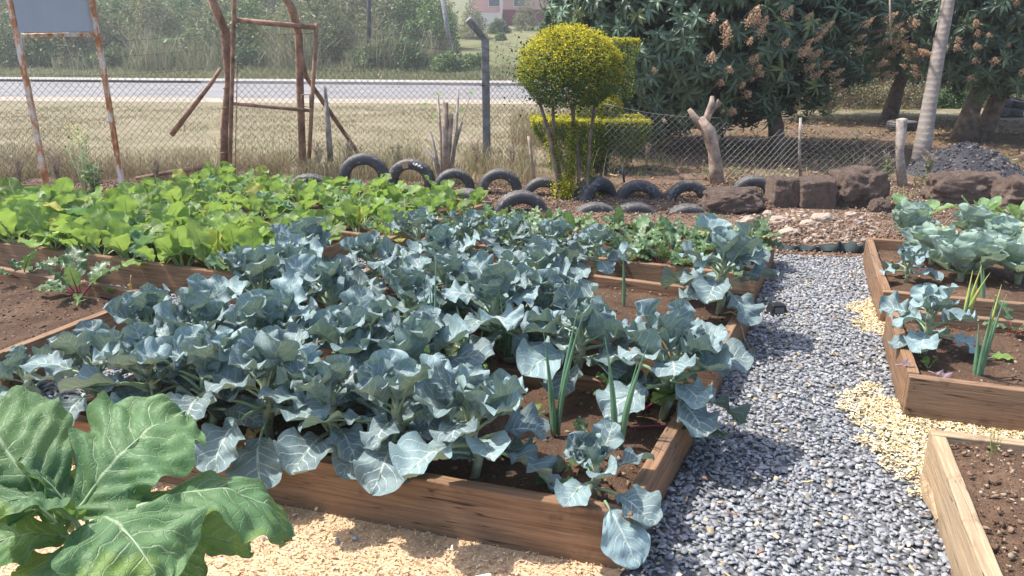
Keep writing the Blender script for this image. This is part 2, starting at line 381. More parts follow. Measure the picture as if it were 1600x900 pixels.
# ---------------------------------------------------------------- raised beds
TH = .05
def offset_in(q, d):
    """inset the quad q (counter-clockwise) by d"""
    out = []; n = len(q)
    for i in range(n):
        p0, p1, p2 = Vector(q[i - 1][:2]), Vector(q[i][:2]), Vector(q[(i + 1) % n][:2])
        e1 = (p1 - p0).normalized(); e2 = (p2 - p1).normalized(); n1 = Vector((-e1.y, e1.x)); n2 = Vector((-e2.y, e2.x))
        b = (n1 + n2); b = b / max(b.dot(n1), .2); out.append(p1 + b * d)
    return out
BEDS = {}
MT['steel'] = plain("screw_steel", (.10, .09, .085), .5, .2, 30, 0, metal=.6)
def SCREW(root, q, base, h):
    """screw heads where the long boards meet the short ones"""
    for i in (0, 2):
        a, b = q[i], q[(i + 1) % 4]; d = (b - a).normalized(); nn = Vector((d.y, -d.x)); L = (b - a).length
        for x in (.026, L - .026):
            for z in (.05, h - .05):
                p = a + d * x + nn * .001 - base.xy; s = MB(); s.tube([(p.x, p.y, z), (p.x + nn.x * .003, p.y + nn.y * .003, z)], .0045, 8); s.build("screw", MT['steel'], root, smooth=False)
def soil_crumbs(poly, n, zf, smin, smax, cols):
    xs_ = [p[0] for p in poly]; ys_ = [p[1] for p in poly]
    P = np.stack([RNG.uniform(min(xs_), max(xs_), n), RNG.uniform(min(ys_), max(ys_), n), np.zeros(n)], 1)
    P = P[inpoly(P, poly)]; P[:, 2] = [zf(p[0], p[1]) for p in P]
    n = len(P); S = smin + (smax - smin) * RNG.power(.28, n)[:, None] * np.ones((1, 3)) * RNG.uniform(.7, 1.25, (n, 3))
    ci = RNG.integers(0, len(cols), n); C = np.array(cols)[ci] * RNG.uniform(.75, 1.2, (n, 1))
    return scatter(CLODS, P, rotmats(n, .8), S, C)[:3]
def ico_rough(seed, amp=.3, sub=1):
    import bmesh
    bm = bmesh.new(); bmesh.ops.create_icosphere(bm, subdivisions=sub, radius=1)
    rr = random.Random(seed)
    for v in bm.verts:
        k = 1 + rr.uniform(-amp, amp); v.co *= k
    V = np.array([v.co[:] for v in bm.verts]); F = np.array([[v.index for v in f.verts] for f in bm.faces]); bm.free(); return V, F
CLODS = [(lambda v, f, k: (v * [1, .6 + .12 * (k % 3), .45 + .1 * (k % 4)], f))(*ico_rough(s, .5), s) for s in range(9)]
def bed(name, corners, h, label, soilz=None, wood='wood', crumbs=2200, cols=None, group="raised wooden planting beds"):
    """corners: front-left, front-right, back-right, back-left (outer faces, counter-clockwise from above)"""
    q = [Vector((c[0], c[1])) for c in corners]
    root = empty("raised_bed", (q[0].x, q[0].y, 0)); tag(root, label, "raised bed", group)
    inn = offset_in(q, TH)
    base = Vector((q[0].x, q[0].y, 0))
    for i in range(4):
        a, b = q[i], q[(i + 1) % 4]
        d = (b - a); L = d.length; ang = math.atan2(d.y, d.x)
        s = MB(); hh = h + random.uniform(-.004, .004)
        # boards on the long sides run through, the short ones butt between them
        x0, x1 = (0, L) if i % 2 == 0 else (TH + .002, L - TH - .002)
        nseg = 24; V = []; F = []
        for k in range(nseg + 1):
            x = x0 + (x1 - x0) * k / nseg
            wv = .004 * math.sin(x * 2.3 + i) + .003 * fbm(x * 3, i * 5.0)
            top = hh + .003 * fbm(x * 7, i * 3.0, 2)
            V += [(x, wv, -.03), (x, TH + wv, -.03), (x, TH + wv, top), (x, wv, top)]
        for k in range(nseg):
            for j in range(4):
                j2 = (j + 1) % 4; F.append((k * 4 + j, (k + 1) * 4 + j, (k + 1) * 4 + j2, k * 4 + j2))
        F.append((0, 1, 2, 3)); F.append(tuple(nseg * 4 + j for j in (3, 2, 1, 0)))
        s.add(V, F); o = s.build("board", MT[wood], root, smooth=False, loc=(a.x - base.x, a.y - base.y, 0), rot=(0, 0, ang)); bevel(o, .005, 2)
    SCREW(root, q, base, h)
    sz = soilz if soilz is not None else h - .055
    ii = offset_in(q, TH - .004)
    def zf(x, y): return sz + .022 * fbm(x * 3.1, y * 3.1, 1.7) + .010 * fbm(x * 11, y * 11, 4.0)
    nx = 90; ny = 46; V = []
    for j in range(ny):
        for i in range(nx):
            u, v = i / (nx - 1), j / (ny - 1)
            p = (ii[0] * (1 - u) + ii[1] * u) * (1 - v) + (ii[3] * (1 - u) + ii[2] * u) * v
            e = min(u, 1 - u, v, 1 - v); V.append((p.x - base.x, p.y - base.y, zf(p.x, p.y) - .02 * max(0, 1 - e * 12)))
    i = np.arange(nx - 1)[None, :] + np.arange(ny - 1)[:, None] * nx
    F = np.stack([i, i + 1, i + nx + 1, i + nx], -1).reshape(-1, 4)
    so = obj("soil", mesh("soil", V, F, MT['soil'], smooth=True), root)
    cols = cols or [(.09, .055, .04), (.13, .08, .055), (.19, .125, .085), (.28, .21, .15)]
    v, f, c = soil_crumbs([(p.x, p.y) for p in offset_in(q, TH + .01)], crumbs, zf, .0025, .014, cols)
    v[:, 0] -= base.x; v[:, 1] -= base.y
    cr = obj("soil_crumbs", mesh("soil_crumbs", v, f, MT['clod'], col=c), so); cr["kind"] = "stuff"
    BEDS[name] = (q, zf); return root
def rect(fr, ang, length, depth):
    """rectangle from its front-right corner; ang = direction of the front edge (degrees, pointing left to right)"""
    e = Vector((math.cos(R(ang)), math.sin(R(ang)))); nrm = Vector((-e.y, e.x)); fr = Vector(fr)
    return [fr - e * length, fr, fr + nrm * depth, fr - e * length + nrm * depth]
def rectl(fl, ang, length, depth):
    e = Vector((math.cos(R(ang)), math.sin(R(ang)))); return rect(Vector(fl) + e * length, ang, length, depth)
H = .22
bed('A', [(-1.86, 2.785), (.375, 2.10), (.80, 3.02), (-1.46, 3.82)], H, "brown plank raised bed nearest the camera, crowded with blue-green broccoli", crumbs=4500)
bed('B', [(-1.25, 4.32), (.95, 3.33), (1.45, 4.42), (-.78, 5.42)], H, "raised bed behind the nearest one, broccoli along it and bare soil at its right", crumbs=3500)
bed('C', rect((1.58, 4.80), -24, 2.5, 1.15), H, "raised bed of green beetroot leaves in front of the tyres", crumbs=1500)
bed('D', rect((-1.66, 4.76), -22.5, 3.2, 1.1), H, "long raised bed full of yellow-green mustard leaves at the left", crumbs=1200)
bed('F', rect((-.93, 5.83), -26, 3.4, 1.7), H, "farther mustard bed reaching towards the tyre row", crumbs=1200)
bed('E', [(-3.9, 4.1), (-2.45, 3.42), (-2.13, 4.42), (-3.6, 5.08)], H, "raised bed of dark soil and red-stemmed beets at the left edge", crumbs=3500)
bed('G', rectl((1.765, 3.17), -20, 1.9, 1.05), H, "right raised bed with one broccoli plant and spring onions", crumbs=3500)
bed('H', rectl((2.235, 4.45), -20, 2.1, 1.5), H, "right raised bed full of pale blue-green cabbages", crumbs=1200)
bed('I', [(1.17, 1.40), (3.2, .80), (3.3, 2.20), (1.60, 2.68)], H, "nearly empty raised bed of brown soil in the bottom right corner", soilz=H - .02, wood='wood2', crumbs=9000, cols=[(.12, .075, .05), (.19, .125, .085), (.27, .185, .125), (.36, .28, .2)])
if 'EARLY' in globals(): raise SystemExit(0)

# ---------------------------------------------------------------- gravel, wood shavings, dug earth
M = NT("gravel_bed"); co = M.coord("Object")
vo = M.n("TexVoronoi", {"Vector": co, "Scale": 55.0}); c = M.ramp(M.n("SeparateColor", {0: vo.outputs["Color"]}).outputs[0], [(.0, (.05, .053, .06)), (.5, (.09, .095, .10)), (.85, (.14, .145, .15)), (1, (.16, .14, .11))])
M.set(Base_Color=c, Roughness=.8); M.bump(vo.outputs["Distance"], .9, .01); MT['gravelbase'] = M.m  # base darker than the chips, shade of the gaps put into its colour
MT['chip'] = tint_mat("slate_chips", .55, spec=.45, bump=.35)
gpoly = [(-4.4, 2.9), (-1.9, 1.6), (.30, 2.05), (.22, 1.2), (1.3, 1.0), (2.2, 1.4), (2.3, 3.2), (4.2, 3.2), (4.4, 5.9), (2.9, 6.0), (1.9, 6.15), (-1.2, 7.3), (-5.2, 6.0)]
o = obj("gravel_path", mesh("gravel_path", [(x, y, .008) for x, y in gpoly], [tuple(range(len(gpoly)))], MT['gravelbase'])); tag(o, kind="structure")
def chip(seed):
    r = np.random.default_rng(seed); n = r.integers(4, 6); a = np.sort(r.uniform(0, 2 * np.pi, n)) if False else np.linspace(0, 2 * np.pi, n, endpoint=False) + r.uniform(-.35, .35, n)
    rad = r.uniform(.5, 1.3, n); ex = r.uniform(.5, .95)
    b = np.stack([np.cos(a) * rad, np.sin(a) * rad * ex, np.full(n, -.14)], 1); t = b.copy() * r.uniform(.8, 1.0, (n, 1)); t[:, 2] = .10 + r.uniform(-.04, .04) + b[:, 0] * r.uniform(-.12, .12)
    V = np.concatenate([b, t, [[0, 0, float(t[:, 2].mean())]]]); F = []
    for i in range(n):
        j = (i + 1) % n; F += [(i, j, n + j), (i, n + j, n + i), (n + i, n + j, 2 * n)]
    return V, np.array(F)
CH = [chip(s) for s in range(9)]
def near_rects():
    return [[(p.x, p.y) for p in q] for q, _ in BEDS.values()]
def scatter_flat(poly, n, smin, smax, cols, wts, tilt, z0, z1, temps, name, mat, keep=None, dens=None):
    xs_ = [p[0] for p in poly]; ys_ = [p[1] for p in poly]
    P = np.stack([RNG.uniform(min(xs_), max(xs_), n), RNG.uniform(min(ys_), max(ys_), n), RNG.uniform(z0, z1, n)], 1)
    k = inpoly(P, poly)
    for r_ in near_rects(): k &= ~inpoly(P, r_)
    P = P[k]
    # keep only what lies within the view, with a margin
    f = P[:, 1] * math.cos(R(17)) + (1.6) * math.sin(R(17)); k = np.abs(P[:, 0]) < f * .78 + .5; P = P[k]
    if keep is not None: P = P[keep(P)]
    n = len(P); S = RNG.uniform(smin, smax, n)[:, None] * RNG.uniform(.75, 1.25, (n, 3))
    ci = RNG.choice(len(cols), n, p=np.array(wts) / sum(wts)); C = np.array(cols)[ci] * RNG.uniform(.75, 1.25, (n, 1))
    v, f, c, _ = scatter(temps, P, rotmats(n, tilt), S, C)
    o = obj(name, mesh(name, v, f, mat, col=c)); return o
SLATE = [(.27, .278, .295), (.225, .232, .248), (.31, .317, .332), (.18, .186, .20), (.37, .372, .38), (.30, .23, .16), (.48, .38, .24)]
def no_saw(P):
    return RNG.random(len(P)) > sawd(P)
sawpolys = [([(-4.0, 2.5), (-2.0, 2.98), (.41, 2.15), (.22, 1.85), (.15, 1.0), (-2.5, .8)], .0),
            ([gp(x, y)[:2] for x, y in ((1330, 490), (1345, 478), (1395, 476), (1400, 520), (1385, 530))], .12),
            ([gp(x, y)[:2] for x, y in ((1345, 632), (1385, 622), (1420, 640), (1620, 672), (1620, 695), (1462, 695), (1452, 760), (1415, 735), (1375, 690))], .08)]
def sawd(P):
    w_ = np.zeros(len(P)); nz = vnoise(P, 6, 9.0)
    for poly, soft in sawpolys:
        if soft == 0: w_ = np.maximum(w_, inpoly(P, poly) * 1.0)
        else:
            c = np.mean(np.array(poly), 0)
            for s_, a_ in ((1.35, .55), (1.0, .93)): 
                Q = (P[:, :2] - c) / s_ + c + nz[:, None] * soft
                w_ = np.maximum(w_, inpoly(Q, poly) * a_)
    return w_
gr = scatter_flat(gpoly, 230000, .009, .0195, SLATE, [6, 5, 4.5, 2.5, 2.2, .5, .45], .34, .008, .026, CH, "gravel", MT['chip'], keep=lambda P: RNG.random(len(P)) > sawd(P) * .995)
tag(gr, kind="stuff"); gr["label"] = "blue-grey slate chippings covering the path"
# wood shavings
saw = [(-4.0, 2.6), (-2.0, 2.98), (.37, 2.13), (.22, 1.85), (.15, 1.0), (-2.5, .8)]
MT['sawbase'] = plain("fine_sawdust", (.56, .39, .24), .95, .25, 14, .8)
V = [(x, y, .0125) for x, y in saw]
o = obj("sawdust_floor", mesh("sawdust_floor", V, [tuple(range(len(V)))], MT['sawbase'])); tag(o, kind="structure")
MT['flake'] = tint_mat("wood_flakes", .8, .12, spec=.2)
def flake(seed):
    r = np.random.default_rng(seed); L = r.uniform(.6, 1.3); b = r.uniform(-.25, .35)
    V = [(-L, -.45, b), (L, -.35, b), (L * .9, .4, b), (-L, .45, b), (0, -.5, 0), (0, .5, 0)]
    return np.array(V) * [1, r.uniform(.5, 1), 1], np.array([(0, 4, 5, 3), (4, 1, 2, 5)])
FL = [flake(s) for s in range(6)]
WOODC = [(.64, .46, .285), (.72, .55, .36), (.54, .36, .21), (.77, .63, .46), (.42, .27, .15), (.27, .17, .10)]
o = scatter_flat(saw, 110000, .0025, .0075, WOODC, [6, 5, 4, 2, 1.5, .5], .5, .013, .021, FL, "sawdust", MT['flake']); tag(o, kind="stuff")
YEL = [(.78, .62, .36), (.82, .70, .46), (.68, .52, .28), (.86, .77, .58), (.5, .37, .22)]
g2 = [(1.1, 1.8), (3.4, 1.8), (3.4, 5.2), (1.1, 5.2)]
o = scatter_flat(g2, 160000, .004, .011, YEL, [5, 5, 3, 2, 1], .5, .018, .034, FL, "wood_shavings", MT['flake'], keep=lambda P: RNG.random(len(P)) < sawd(P)); tag(o, kind="stuff")
# sparse flakes and dead leaves among the stones
o = scatter_flat(gpoly, 1500, .006, .017, YEL + [(.30, .14, .08)], [3, 3, 3, 1, 2, 1.5], .4, .026, .034, FL, "scattered_flakes", MT['flake']); tag(o, kind="stuff")

# dug earth and stones behind the beds, to the tyre row
MT['stone'] = tint_mat("rubble_stones", .9, spec=.2, bump=.8)
epoly = [(-6, 6.0), (-3.6, 7.2), (-.3, 7.9), (1.6, 6.5), (2.1, 5.95), (2.95, 5.92), (7, 6.2), (7.5, 9.6), (-8, 9.9)]
EC = [(.20, .135, .095), (.25, .175, .125), (.15, .095, .07), (.31, .235, .18), (.42, .35, .29)]
o = scatter_flat(epoly, 60000, .004, .018, EC, [5, 4, 3, 2, .7], .8, .0, .02, CLODS, "earth_crumbs", MT['clod']); tag(o, kind="stuff")
spoly = [gp(x, y)[:2] for x, y in ((1150, 345), (1200, 380), (1372, 380), (1378, 335), (1210, 328))]
ROCK = [ico_rough(s + 20, .22, 2) for s in range(6)]
SC_ = [(.30, .22, .165), (.38, .29, .225), (.22, .15, .11), (.28, .26, .25), (.46, .38, .31)]
o = scatter_flat(spoly, 520, .010, .036, SC_, [4, 3, 5, 1, .8], .6, .0, .01, [(v * [1, .7, .5], f) for v, f in ROCK[:3]], "rubble", MT['stone']); tag(o, kind="stuff")
def rock(name, p, s, seed, mat, sub=3, amp=.16, label=None, cat=None, group=None, rz=0.0, box=.0, freq=1.6):
    import bmesh
    bm = bmesh.new(); bmesh.ops.create_icosphere(bm, subdivisions=sub, radius=1)
    for v in bm.verts:
        c = v.co.copy()
        if box: # squarish blocks
            m_ = max(abs(c.x), abs(c.y), abs(c.z)); c = c.lerp(c / m_ * .86, box)
        k = 1 + amp * noise.fractal(c * freq + Vector((seed * 3.1, 0, 0)), 1, 2, 3) + amp * .35 * noise.fractal(c * freq * 4 + Vector((seed, 5, 0)), 1, 2, 3) + (.028 * noise.fractal(c * 14 + Vector((0, seed, 0)), .8, 2, 3) if sub > 4 else 0)
        cr = noise.cell(c * 2.2 + Vector((seed, 0, 0)))
        v.co = c * (k + (cr - .5) * amp * .25)
    me = bpy.data.meshes.new(name); bm.to_mesh(me); bm.free(); me.materials.append(mat)
    me.polygons.foreach_set("use_smooth", [sub > 3] * len(me.polygons))
    o = obj(name, me, loc=p, scale=s, rot=(random.uniform(-.1, .1), random.uniform(-.1, .1), rz)); tag(o, label, cat, group); return o
MT['palestone'] = plain("pale_stone", (.42, .32, .25), .9, .3, 9, .6)
def block_mat():
    M = NT("rough_brown_earth_block"); co = M.coord("Object"); a = M.noise(co, 3.5, 7, .7); b = M.noise(co, 22, 5, .75)
    vo = M.n("TexVoronoi", {"Vector": M.n("VectorMath", {0: co, 1: M.noise(co, 9, 3, out=1)}, operation='ADD').outputs[0], "Scale": 9.0}, feature='DISTANCE_TO_EDGE').outputs[0]
    c = M.ramp(M.ma('ADD', M.ma('MULTIPLY', a, .5), M.ma('MULTIPLY', b, .5)), [(.34, (.14, .10, .078)), (.44, (.26, .185, .145)), (.54, (.37, .275, .225)), (.66, (.48, .39, .33))])
    M.set(Base_Color=c, Roughness=.98); M.p.inputs["Specular IOR Level"].default_value = .1
    M.bump(M.ma('ADD', M.ma('ADD', b, a), M.ma('MULTIPLY', M.mr(vo, 0, .12), .5)), 1.0, .035); return M.m
MT['block'] = block_mat()
MT['block_plain'] = plain("rough_brown_earth_block", (.085, .058, .045), .98, .5, 4.5, 1.2, c2=(.185, .13, .10))
for (x, y, w_, h_, lab) in ((1215, 347, .10, .05, "flat tan stone in the rubble, leftmost below the square blocks"), (1168, 352, .09, .07, "rounded pale stone beside the beet bed corner"), (1232, 366, .10, .045, "brown flat stone nearest the gravel path"),
                       (1285, 345, .12, .06, "long buff stone below the joint of the square blocks"), (1330, 340, .07, .05, "small ochre stone in front of the tall block"), (1200, 338, .06, .05, "small pale stone under the round earth boulder"), (1262, 352, .08, .045, "low pinkish stone in the middle of the rubble")):
    p = gp(x, y); rock("stone", (p.x, p.y, h_ * .3), (w_, w_ * .7, h_), x, MT['palestone'], 3, .25, lab, "stone", "pale stones in the rubble", rz=random.uniform(-.4, .4))
# ---------------------------------------------------------------- leaves and bed plants
def leaf_mesh(name, mats, L=.2, W=.15, pet=.08, rise=40, bend=70, cup=.3, ruf=.12, rfreq=4, seed=0, nu=18, nv=5, shape=(.6, .55, .6), lat=6, pr=.006, tipcurl=0, lobes=0.0, twist=0.0, pucker=.03, fold=0.0, notch=0.0, pbend=.3):
    """a leaf growing from the origin along +x: stalk, thickened midrib, and a cupped, ruffled, puckered blade"""
    r = random.Random(seed); ph = r.uniform(0, 6.28); ph2 = r.uniform(0, 6.28)
    th = R(rise); pts = [Vector((0, 0, 0))]; dirs = [Vector((math.cos(th), 0, math.sin(th)))]
    npet = 6 if pet > 0 else 1; tot = pet + L
    p = Vector((0, 0, 0)); sway = r.uniform(-.12, .12)
    cl = [(p.copy(), th)]
    for i in range(npet):
        th -= R(bend) * pbend / npet; p = p + Vector((math.cos(th), sway * .3, math.sin(th))) * pet / npet; cl.append((p.copy(), th))
    b0 = len(cl) - 1
    for i in range(nu):
        u = (i + .5) / nu
        th -= R(bend) * (1 - pbend) / nu * (.6 + .8 * u) + (R(tipcurl) / nu * max(0, u - .6) * 5)
        p = p + Vector((math.cos(th), sway * (.3 + u), math.sin(th))) * L / nu; cl.append((p.copy(), th))
    V = []; UV = []; F = []; MI = []
    a_, pk_, b_ = shape
    def width(u):
        x = max(1e-4, u)
        return W * .5 * ((x / pk_) ** a_ if x < pk_ else max(0.0, 1 - ((x - pk_) / (1 - pk_)) ** 2.1) ** b_)
    cols = 2 * nv + 1
    for i in range(nu + 1):
        u = i / nu; c, th = cl[b0 + i]; N = Vector((-math.sin(th), 0, math.cos(th))); S = Vector((0, 1, 0))
        tw = twist * u; S2 = S * math.cos(tw) + N * math.sin(tw); N2 = N * math.cos(tw) - S * math.sin(tw)
        wd = width(u)
        if i == nu: wd = W * .05
        for j in range(cols):
            v = (j - nv) / nv; av = abs(v); sd_ = 1 if v > 0 else -1
            wj = wd * (1 + .06 * math.sin(u * 9 + ph + sd_) * av + lobes * av * math.sin(u * 26 + ph2 + sd_ * 1.3) + .07 * noise.noise(Vector((u * 9 + seed, v * 3, seed * 1.7))) * av)
            lo = wj * v
            t = (u - .34 * av ** 1.25) * lat + (.45 if v > 0 else 0)
            h = cup * wd * av ** 1.7 * 1.0 + fold * wd * av
            h += ruf * W * av ** 2.0 * (math.sin(6.283 * rfreq * u + ph + sd_ * 1.1) + .28 * math.sin(6.283 * rfreq * 2.1 * u + ph2 * sd_)) * min(1, u * 5) * (1.15 - .5 * u)
            h += pucker * W * (math.sin(6.283 * t) * .5) * av * (1.25 - av) * 2
            h += .06 * W * noise.noise(Vector((u * 5 + seed * 2.3, v * 2.5, 1.3)))
            back = notch * W * av * max(0, 1 - u * 4)     # lobes that reach back past the stalk
            shrink = 1 - .12 * cup * av
            V.append(c + S2 * lo * shrink + N2 * h - Vector((math.cos(th), 0, math.sin(th))) * back + Vector((math.cos(th), 0, math.sin(th))) * (.04 * W * ruf * 4 * av * math.cos(6.283 * rfreq * u + ph)))
            UV.append((u, v))
    for i in range(nu):
        for j in range(cols - 1):
            a = i * cols + j; F.append((a, a + cols, a + cols + 1, a + 1)); MI.append(0)
    # stalk + midrib
    s = MB(); P = []; Rr = []
    for i in range(0, b0 + nu - 1, 1):
        c, th = cl[i]; N = Vector((-math.sin(th), 0, math.cos(th)))
        k = max(0, (i - b0) / nu); rr = pr * (1.25 - .35 * (i / max(1, b0)) if i < b0 else .9 * (1 - k) ** 1.1)
        P.append(c - N * rr * (.2 if i < b0 else .85)); Rr.append(max(rr, pr * .08))
    s.tube(P, Rr, 6, 1)
    off = len(V); V += [Vector(v) for v in s.v]; UV += [(.5, .5)] * len(s.v)
    F += [tuple(i + off for i in f) for f in s.f]; MI += [1] * len(s.f)
    me = mesh(name, [tuple(v) for v in V], F, mats, uv=UV, smooth=True, mi=MI)
    return me
def lib(name, mats, n, **kw):
    out = []
    for i in range(n):
        r = random.Random(hash((name, i)) if False else i * 77 + len(name))
        k = {}
        for a, b in kw.items():
            if isinstance(b, tuple) and len(b) == 2 and not isinstance(b[0], tuple) and a != 'shape': k[a] = r.uniform(*b)
            else: k[a] = b
        out.append(leaf_mesh(name, mats, seed=i * 3 + len(name) * 11, **k))
    return out
BS = [MT['broc'], MT['broc_stalk']]
SH_B = (.50, .56, .50)
L_low = lib("leaf", BS, 8, nu=22, nv=6, L=(.16, .20), W=(.15, .19), pet=(.09, .12), rise=(20, 42), bend=(40, 95), cup=(.1, .6), ruf=(.08, .15), rfreq=(1.6, 3.0), pr=.0062, shape=SH_B, twist=(-.5, .5), lobes=.03)
L_mid = lib("leaf", BS, 10, nu=22, nv=6, L=(.14, .18), W=(.14, .18), pet=(.06, .08), rise=(42, 72), bend=(10, 80), cup=(.0, .7), ruf=(.09, .17), rfreq=(1.8, 3.4), pr=.005, shape=SH_B, twist=(-.6, .6), lobes=.03)
L_top = lib("leaf", BS, 8, nu=20, nv=6, L=(.11, .15), W=(.11, .145), pet=(.03, .045), rise=(60, 84), bend=(-10, 70), cup=(.2, .9), ruf=(.10, .19), rfreq=(2, 3.6), pr=.004, shape=SH_B, twist=(-.4, .4))
L_in = lib("leaf", BS, 5, L=(.05, .08), W=(.05, .07), pet=(.012, .02), rise=(60, 88), bend=(-30, 30), cup=(.6, 1.3), ruf=(.2, .35), rfreq=(2, 4), pr=.003, nu=12, nv=4, shape=SH_B)
MS_ = [MT['must'], MT['must_stalk']]
L_mu = lib("leaf", MS_, 9, L=(.17, .24), W=(.13, .18), pet=(.05, .09), rise=(52, 86), bend=(15, 75), cup=(.0, .5), ruf=(.06, .12), rfreq=(2, 3.5), pr=.006, shape=(.6, .62, .5), nu=16, nv=5, lobes=.03)
L_mu += lib("leaf", [MT['must2'], MT['must_stalk']], 2, L=(.17, .22), W=(.14, .18), pet=(.05, .08), rise=(50, 80), bend=(30, 80), cup=(.1, .5), ruf=(.08, .14), rfreq=(2, 4), pr=.006, shape=(.55, .6, .5), nu=16, nv=5)
BE = [MT['beet'], MT['beet_stalk']]; BG = [MT['beetg'], MT['beet_stalk']]
kb_ = dict(L=(.13, .18), W=(.08, .11), pet=(.07, .11), rise=(40, 75), bend=(25, 90), cup=(-.2, .4), ruf=(.10, .2), rfreq=(3, 5), pr=.0035, shape=(.4, .35, .75), nu=14, nv=4, pucker=.08, notch=.15)
L_be = lib("leaf", BE, 6, **kb_); L_bg = lib("leaf", BG, 7, **kb_)
CB = [MT['cab'], MT['broc_stalk']]
L_co = lib("leaf", CB, 7, nu=20, nv=6, L=(.17, .20), W=(.19, .23), pet=(.03, .05), rise=(12, 48), bend=(-55, -5), cup=(.25, .5), ruf=(.03, .07), rfreq=(2, 4), pr=.006, shape=(.42, .55, .5))
L_ci = lib("leaf", CB, 4, L=(.12, .15), W=(.15, .18), pet=.005, rise=(72, 88), bend=(60, 90), cup=(.7, .9), ruf=(.01, .04), rfreq=(2, 3), pr=.004, shape=(.4, .5, .5), pbend=0.0)
KA = [MT['kale'], MT['must_stalk']]
L_ka = lib("leaf", KA, 5, L=(.17, .22), W=(.08, .11), pet=(.05, .08), rise=(50, 78), bend=(15, 60), cup=(.1, .4), ruf=(.05, .09), rfreq=(2, 4), pr=.005, shape=(.6, .62, .55))
L_br = lib("leaf", [MT['brownleaf'], MT['brownleaf']], 3, L=(.08, .12), W=(.05, .08), pet=(.03, .05), rise=(-10, 30), bend=(40, 110), cup=(.8, 1.5), ruf=(.2, .3), rfreq=(2, 3), pr=.003, nu=10, nv=3)
STEMS = []
for i in range(4):
    s = MB(); r_ = random.Random(i); bx_, by_ = r_.uniform(-.02, .02), r_.uniform(-.02, .02)
    s.tube([(0, 0, -.04), (bx_, by_, .06), (-bx_ * .4, by_, .14), (bx_ * .3, 0, .22), (0, 0, .30)], [.015, .0175, .020, .019, .012], 10, jit=.08)
    for k in range(9):
        a = k * 2.4; z = .03 + k * .022; s.tube([(math.cos(a) * .014, math.sin(a) * .014, z), (math.cos(a) * .022, math.sin(a) * .022, z + .004)], [.006, .005], 5)
    STEMS.append(mesh("stem", s.v, s.f, MT['stem'], smooth=True))
def head_mesh(seed, rad):
    r_ = np.random.default_rng(seed); n = 260
    ph = np.arange(n) * 2.39996; z = 1 - .78 * (np.arange(n) + .5) / n; rr = np.sqrt(1 - z * z)
    k = 1 + .10 * np.sin(ph * 3 + seed) + r_.uniform(-.05, .05, n)
    P = np.stack([rr * np.cos(ph) * k, rr * np.sin(ph) * k, z * .62], 1) * rad
    v, f, _, _ = scatter(CLODS, P, rotmats(n, 1), np.full(n, rad * .105))
    s = MB(); s.tube([(0, 0, -.04), (0, 0, 0), (0, 0, rad * .3)], [rad * .35, rad * .5, rad * .8], 10)
    o = len(v); v = np.concatenate([v, np.array([tuple(q) for q in s.v])]); fs = [tuple(x) for x in f] + [tuple(i + o for i in q) for q in s.f]
    return mesh("head", v, fs, MT['floret'], smooth=False)
HEADS = [head_mesh(1, .05), head_mesh(2, .04)]
ORD = ["first", "second", "third", "fourth", "fifth", "sixth", "seventh", "eighth", "ninth", "tenth", "eleventh", "twelfth", "thirteenth", "fourteenth", "fifteenth"]
def put(lf, parent, z, az, s, xo=.012, tiltx=0.0, tilty=0.0, lean=(0, 0)):
    o = bpy.data.objects.new("leaf", lf); COL.objects.link(o); o.parent = parent
    o.location = (math.cos(az) * xo + lean[0] * z, math.sin(az) * xo + lean[1] * z, z); o.rotation_euler = (tiltx, tilty, az); o.scale = (s, s * random.choice((-1, 1)) if False else s, s); return o
def broccoli(p, size=1.0, n=21, label="", group="broccoli plants in the beds", head=None, seed=0, lean=(0, 0), stemh=.26, az0=None, skip=None):
    rr = random.Random(seed + 100); root = empty("broccoli_plant", p); tag(root, label, "broccoli", group)
    root.scale = (size,) * 3; root.rotation_euler = (lean[1] * -1.0, lean[0] * 1.0, 0)
    k = stemh / .26
    st = obj("stem", STEMS[seed % 4], root, scale=(1, 1, k * .95))
    az = rr.uniform(0, 6.28) if az0 is None else az0
    for i in range(n):
        f = i / (n - 1); az += 2.39996 + rr.uniform(-.25, .25)
        z = (.07 + .19 * f ** .8) * k
        if f < .38: L = L_low
        elif f < .78: L = L_mid
        else: L = L_top
        sc_ = rr.uniform(.82, 1.12) * (.85 + .2 * (1 - abs(f - .35)))
        put(rr.choice(L), root, z, az, sc_, tiltx=rr.uniform(-.35, .35), tilty=rr.uniform(-.2, .25))
    for i in range(9):
        az += 2.4; put(rr.choice(L_in), root, .27 * k, az, rr.uniform(.7, 1.15), xo=.02, tiltx=rr.uniform(-.3, .3), tilty=rr.uniform(-.3, .2))
    if seed % 3 == 0: put(L_br[seed % len(L_br)], root, .07 * k, az + 1.0, .9)
    if head: obj("head", HEADS[seed % 2], root, loc=(0, 0, .30 * k), scale=head)
    return root
def bedz(px, py): return gp(px, py, .17)
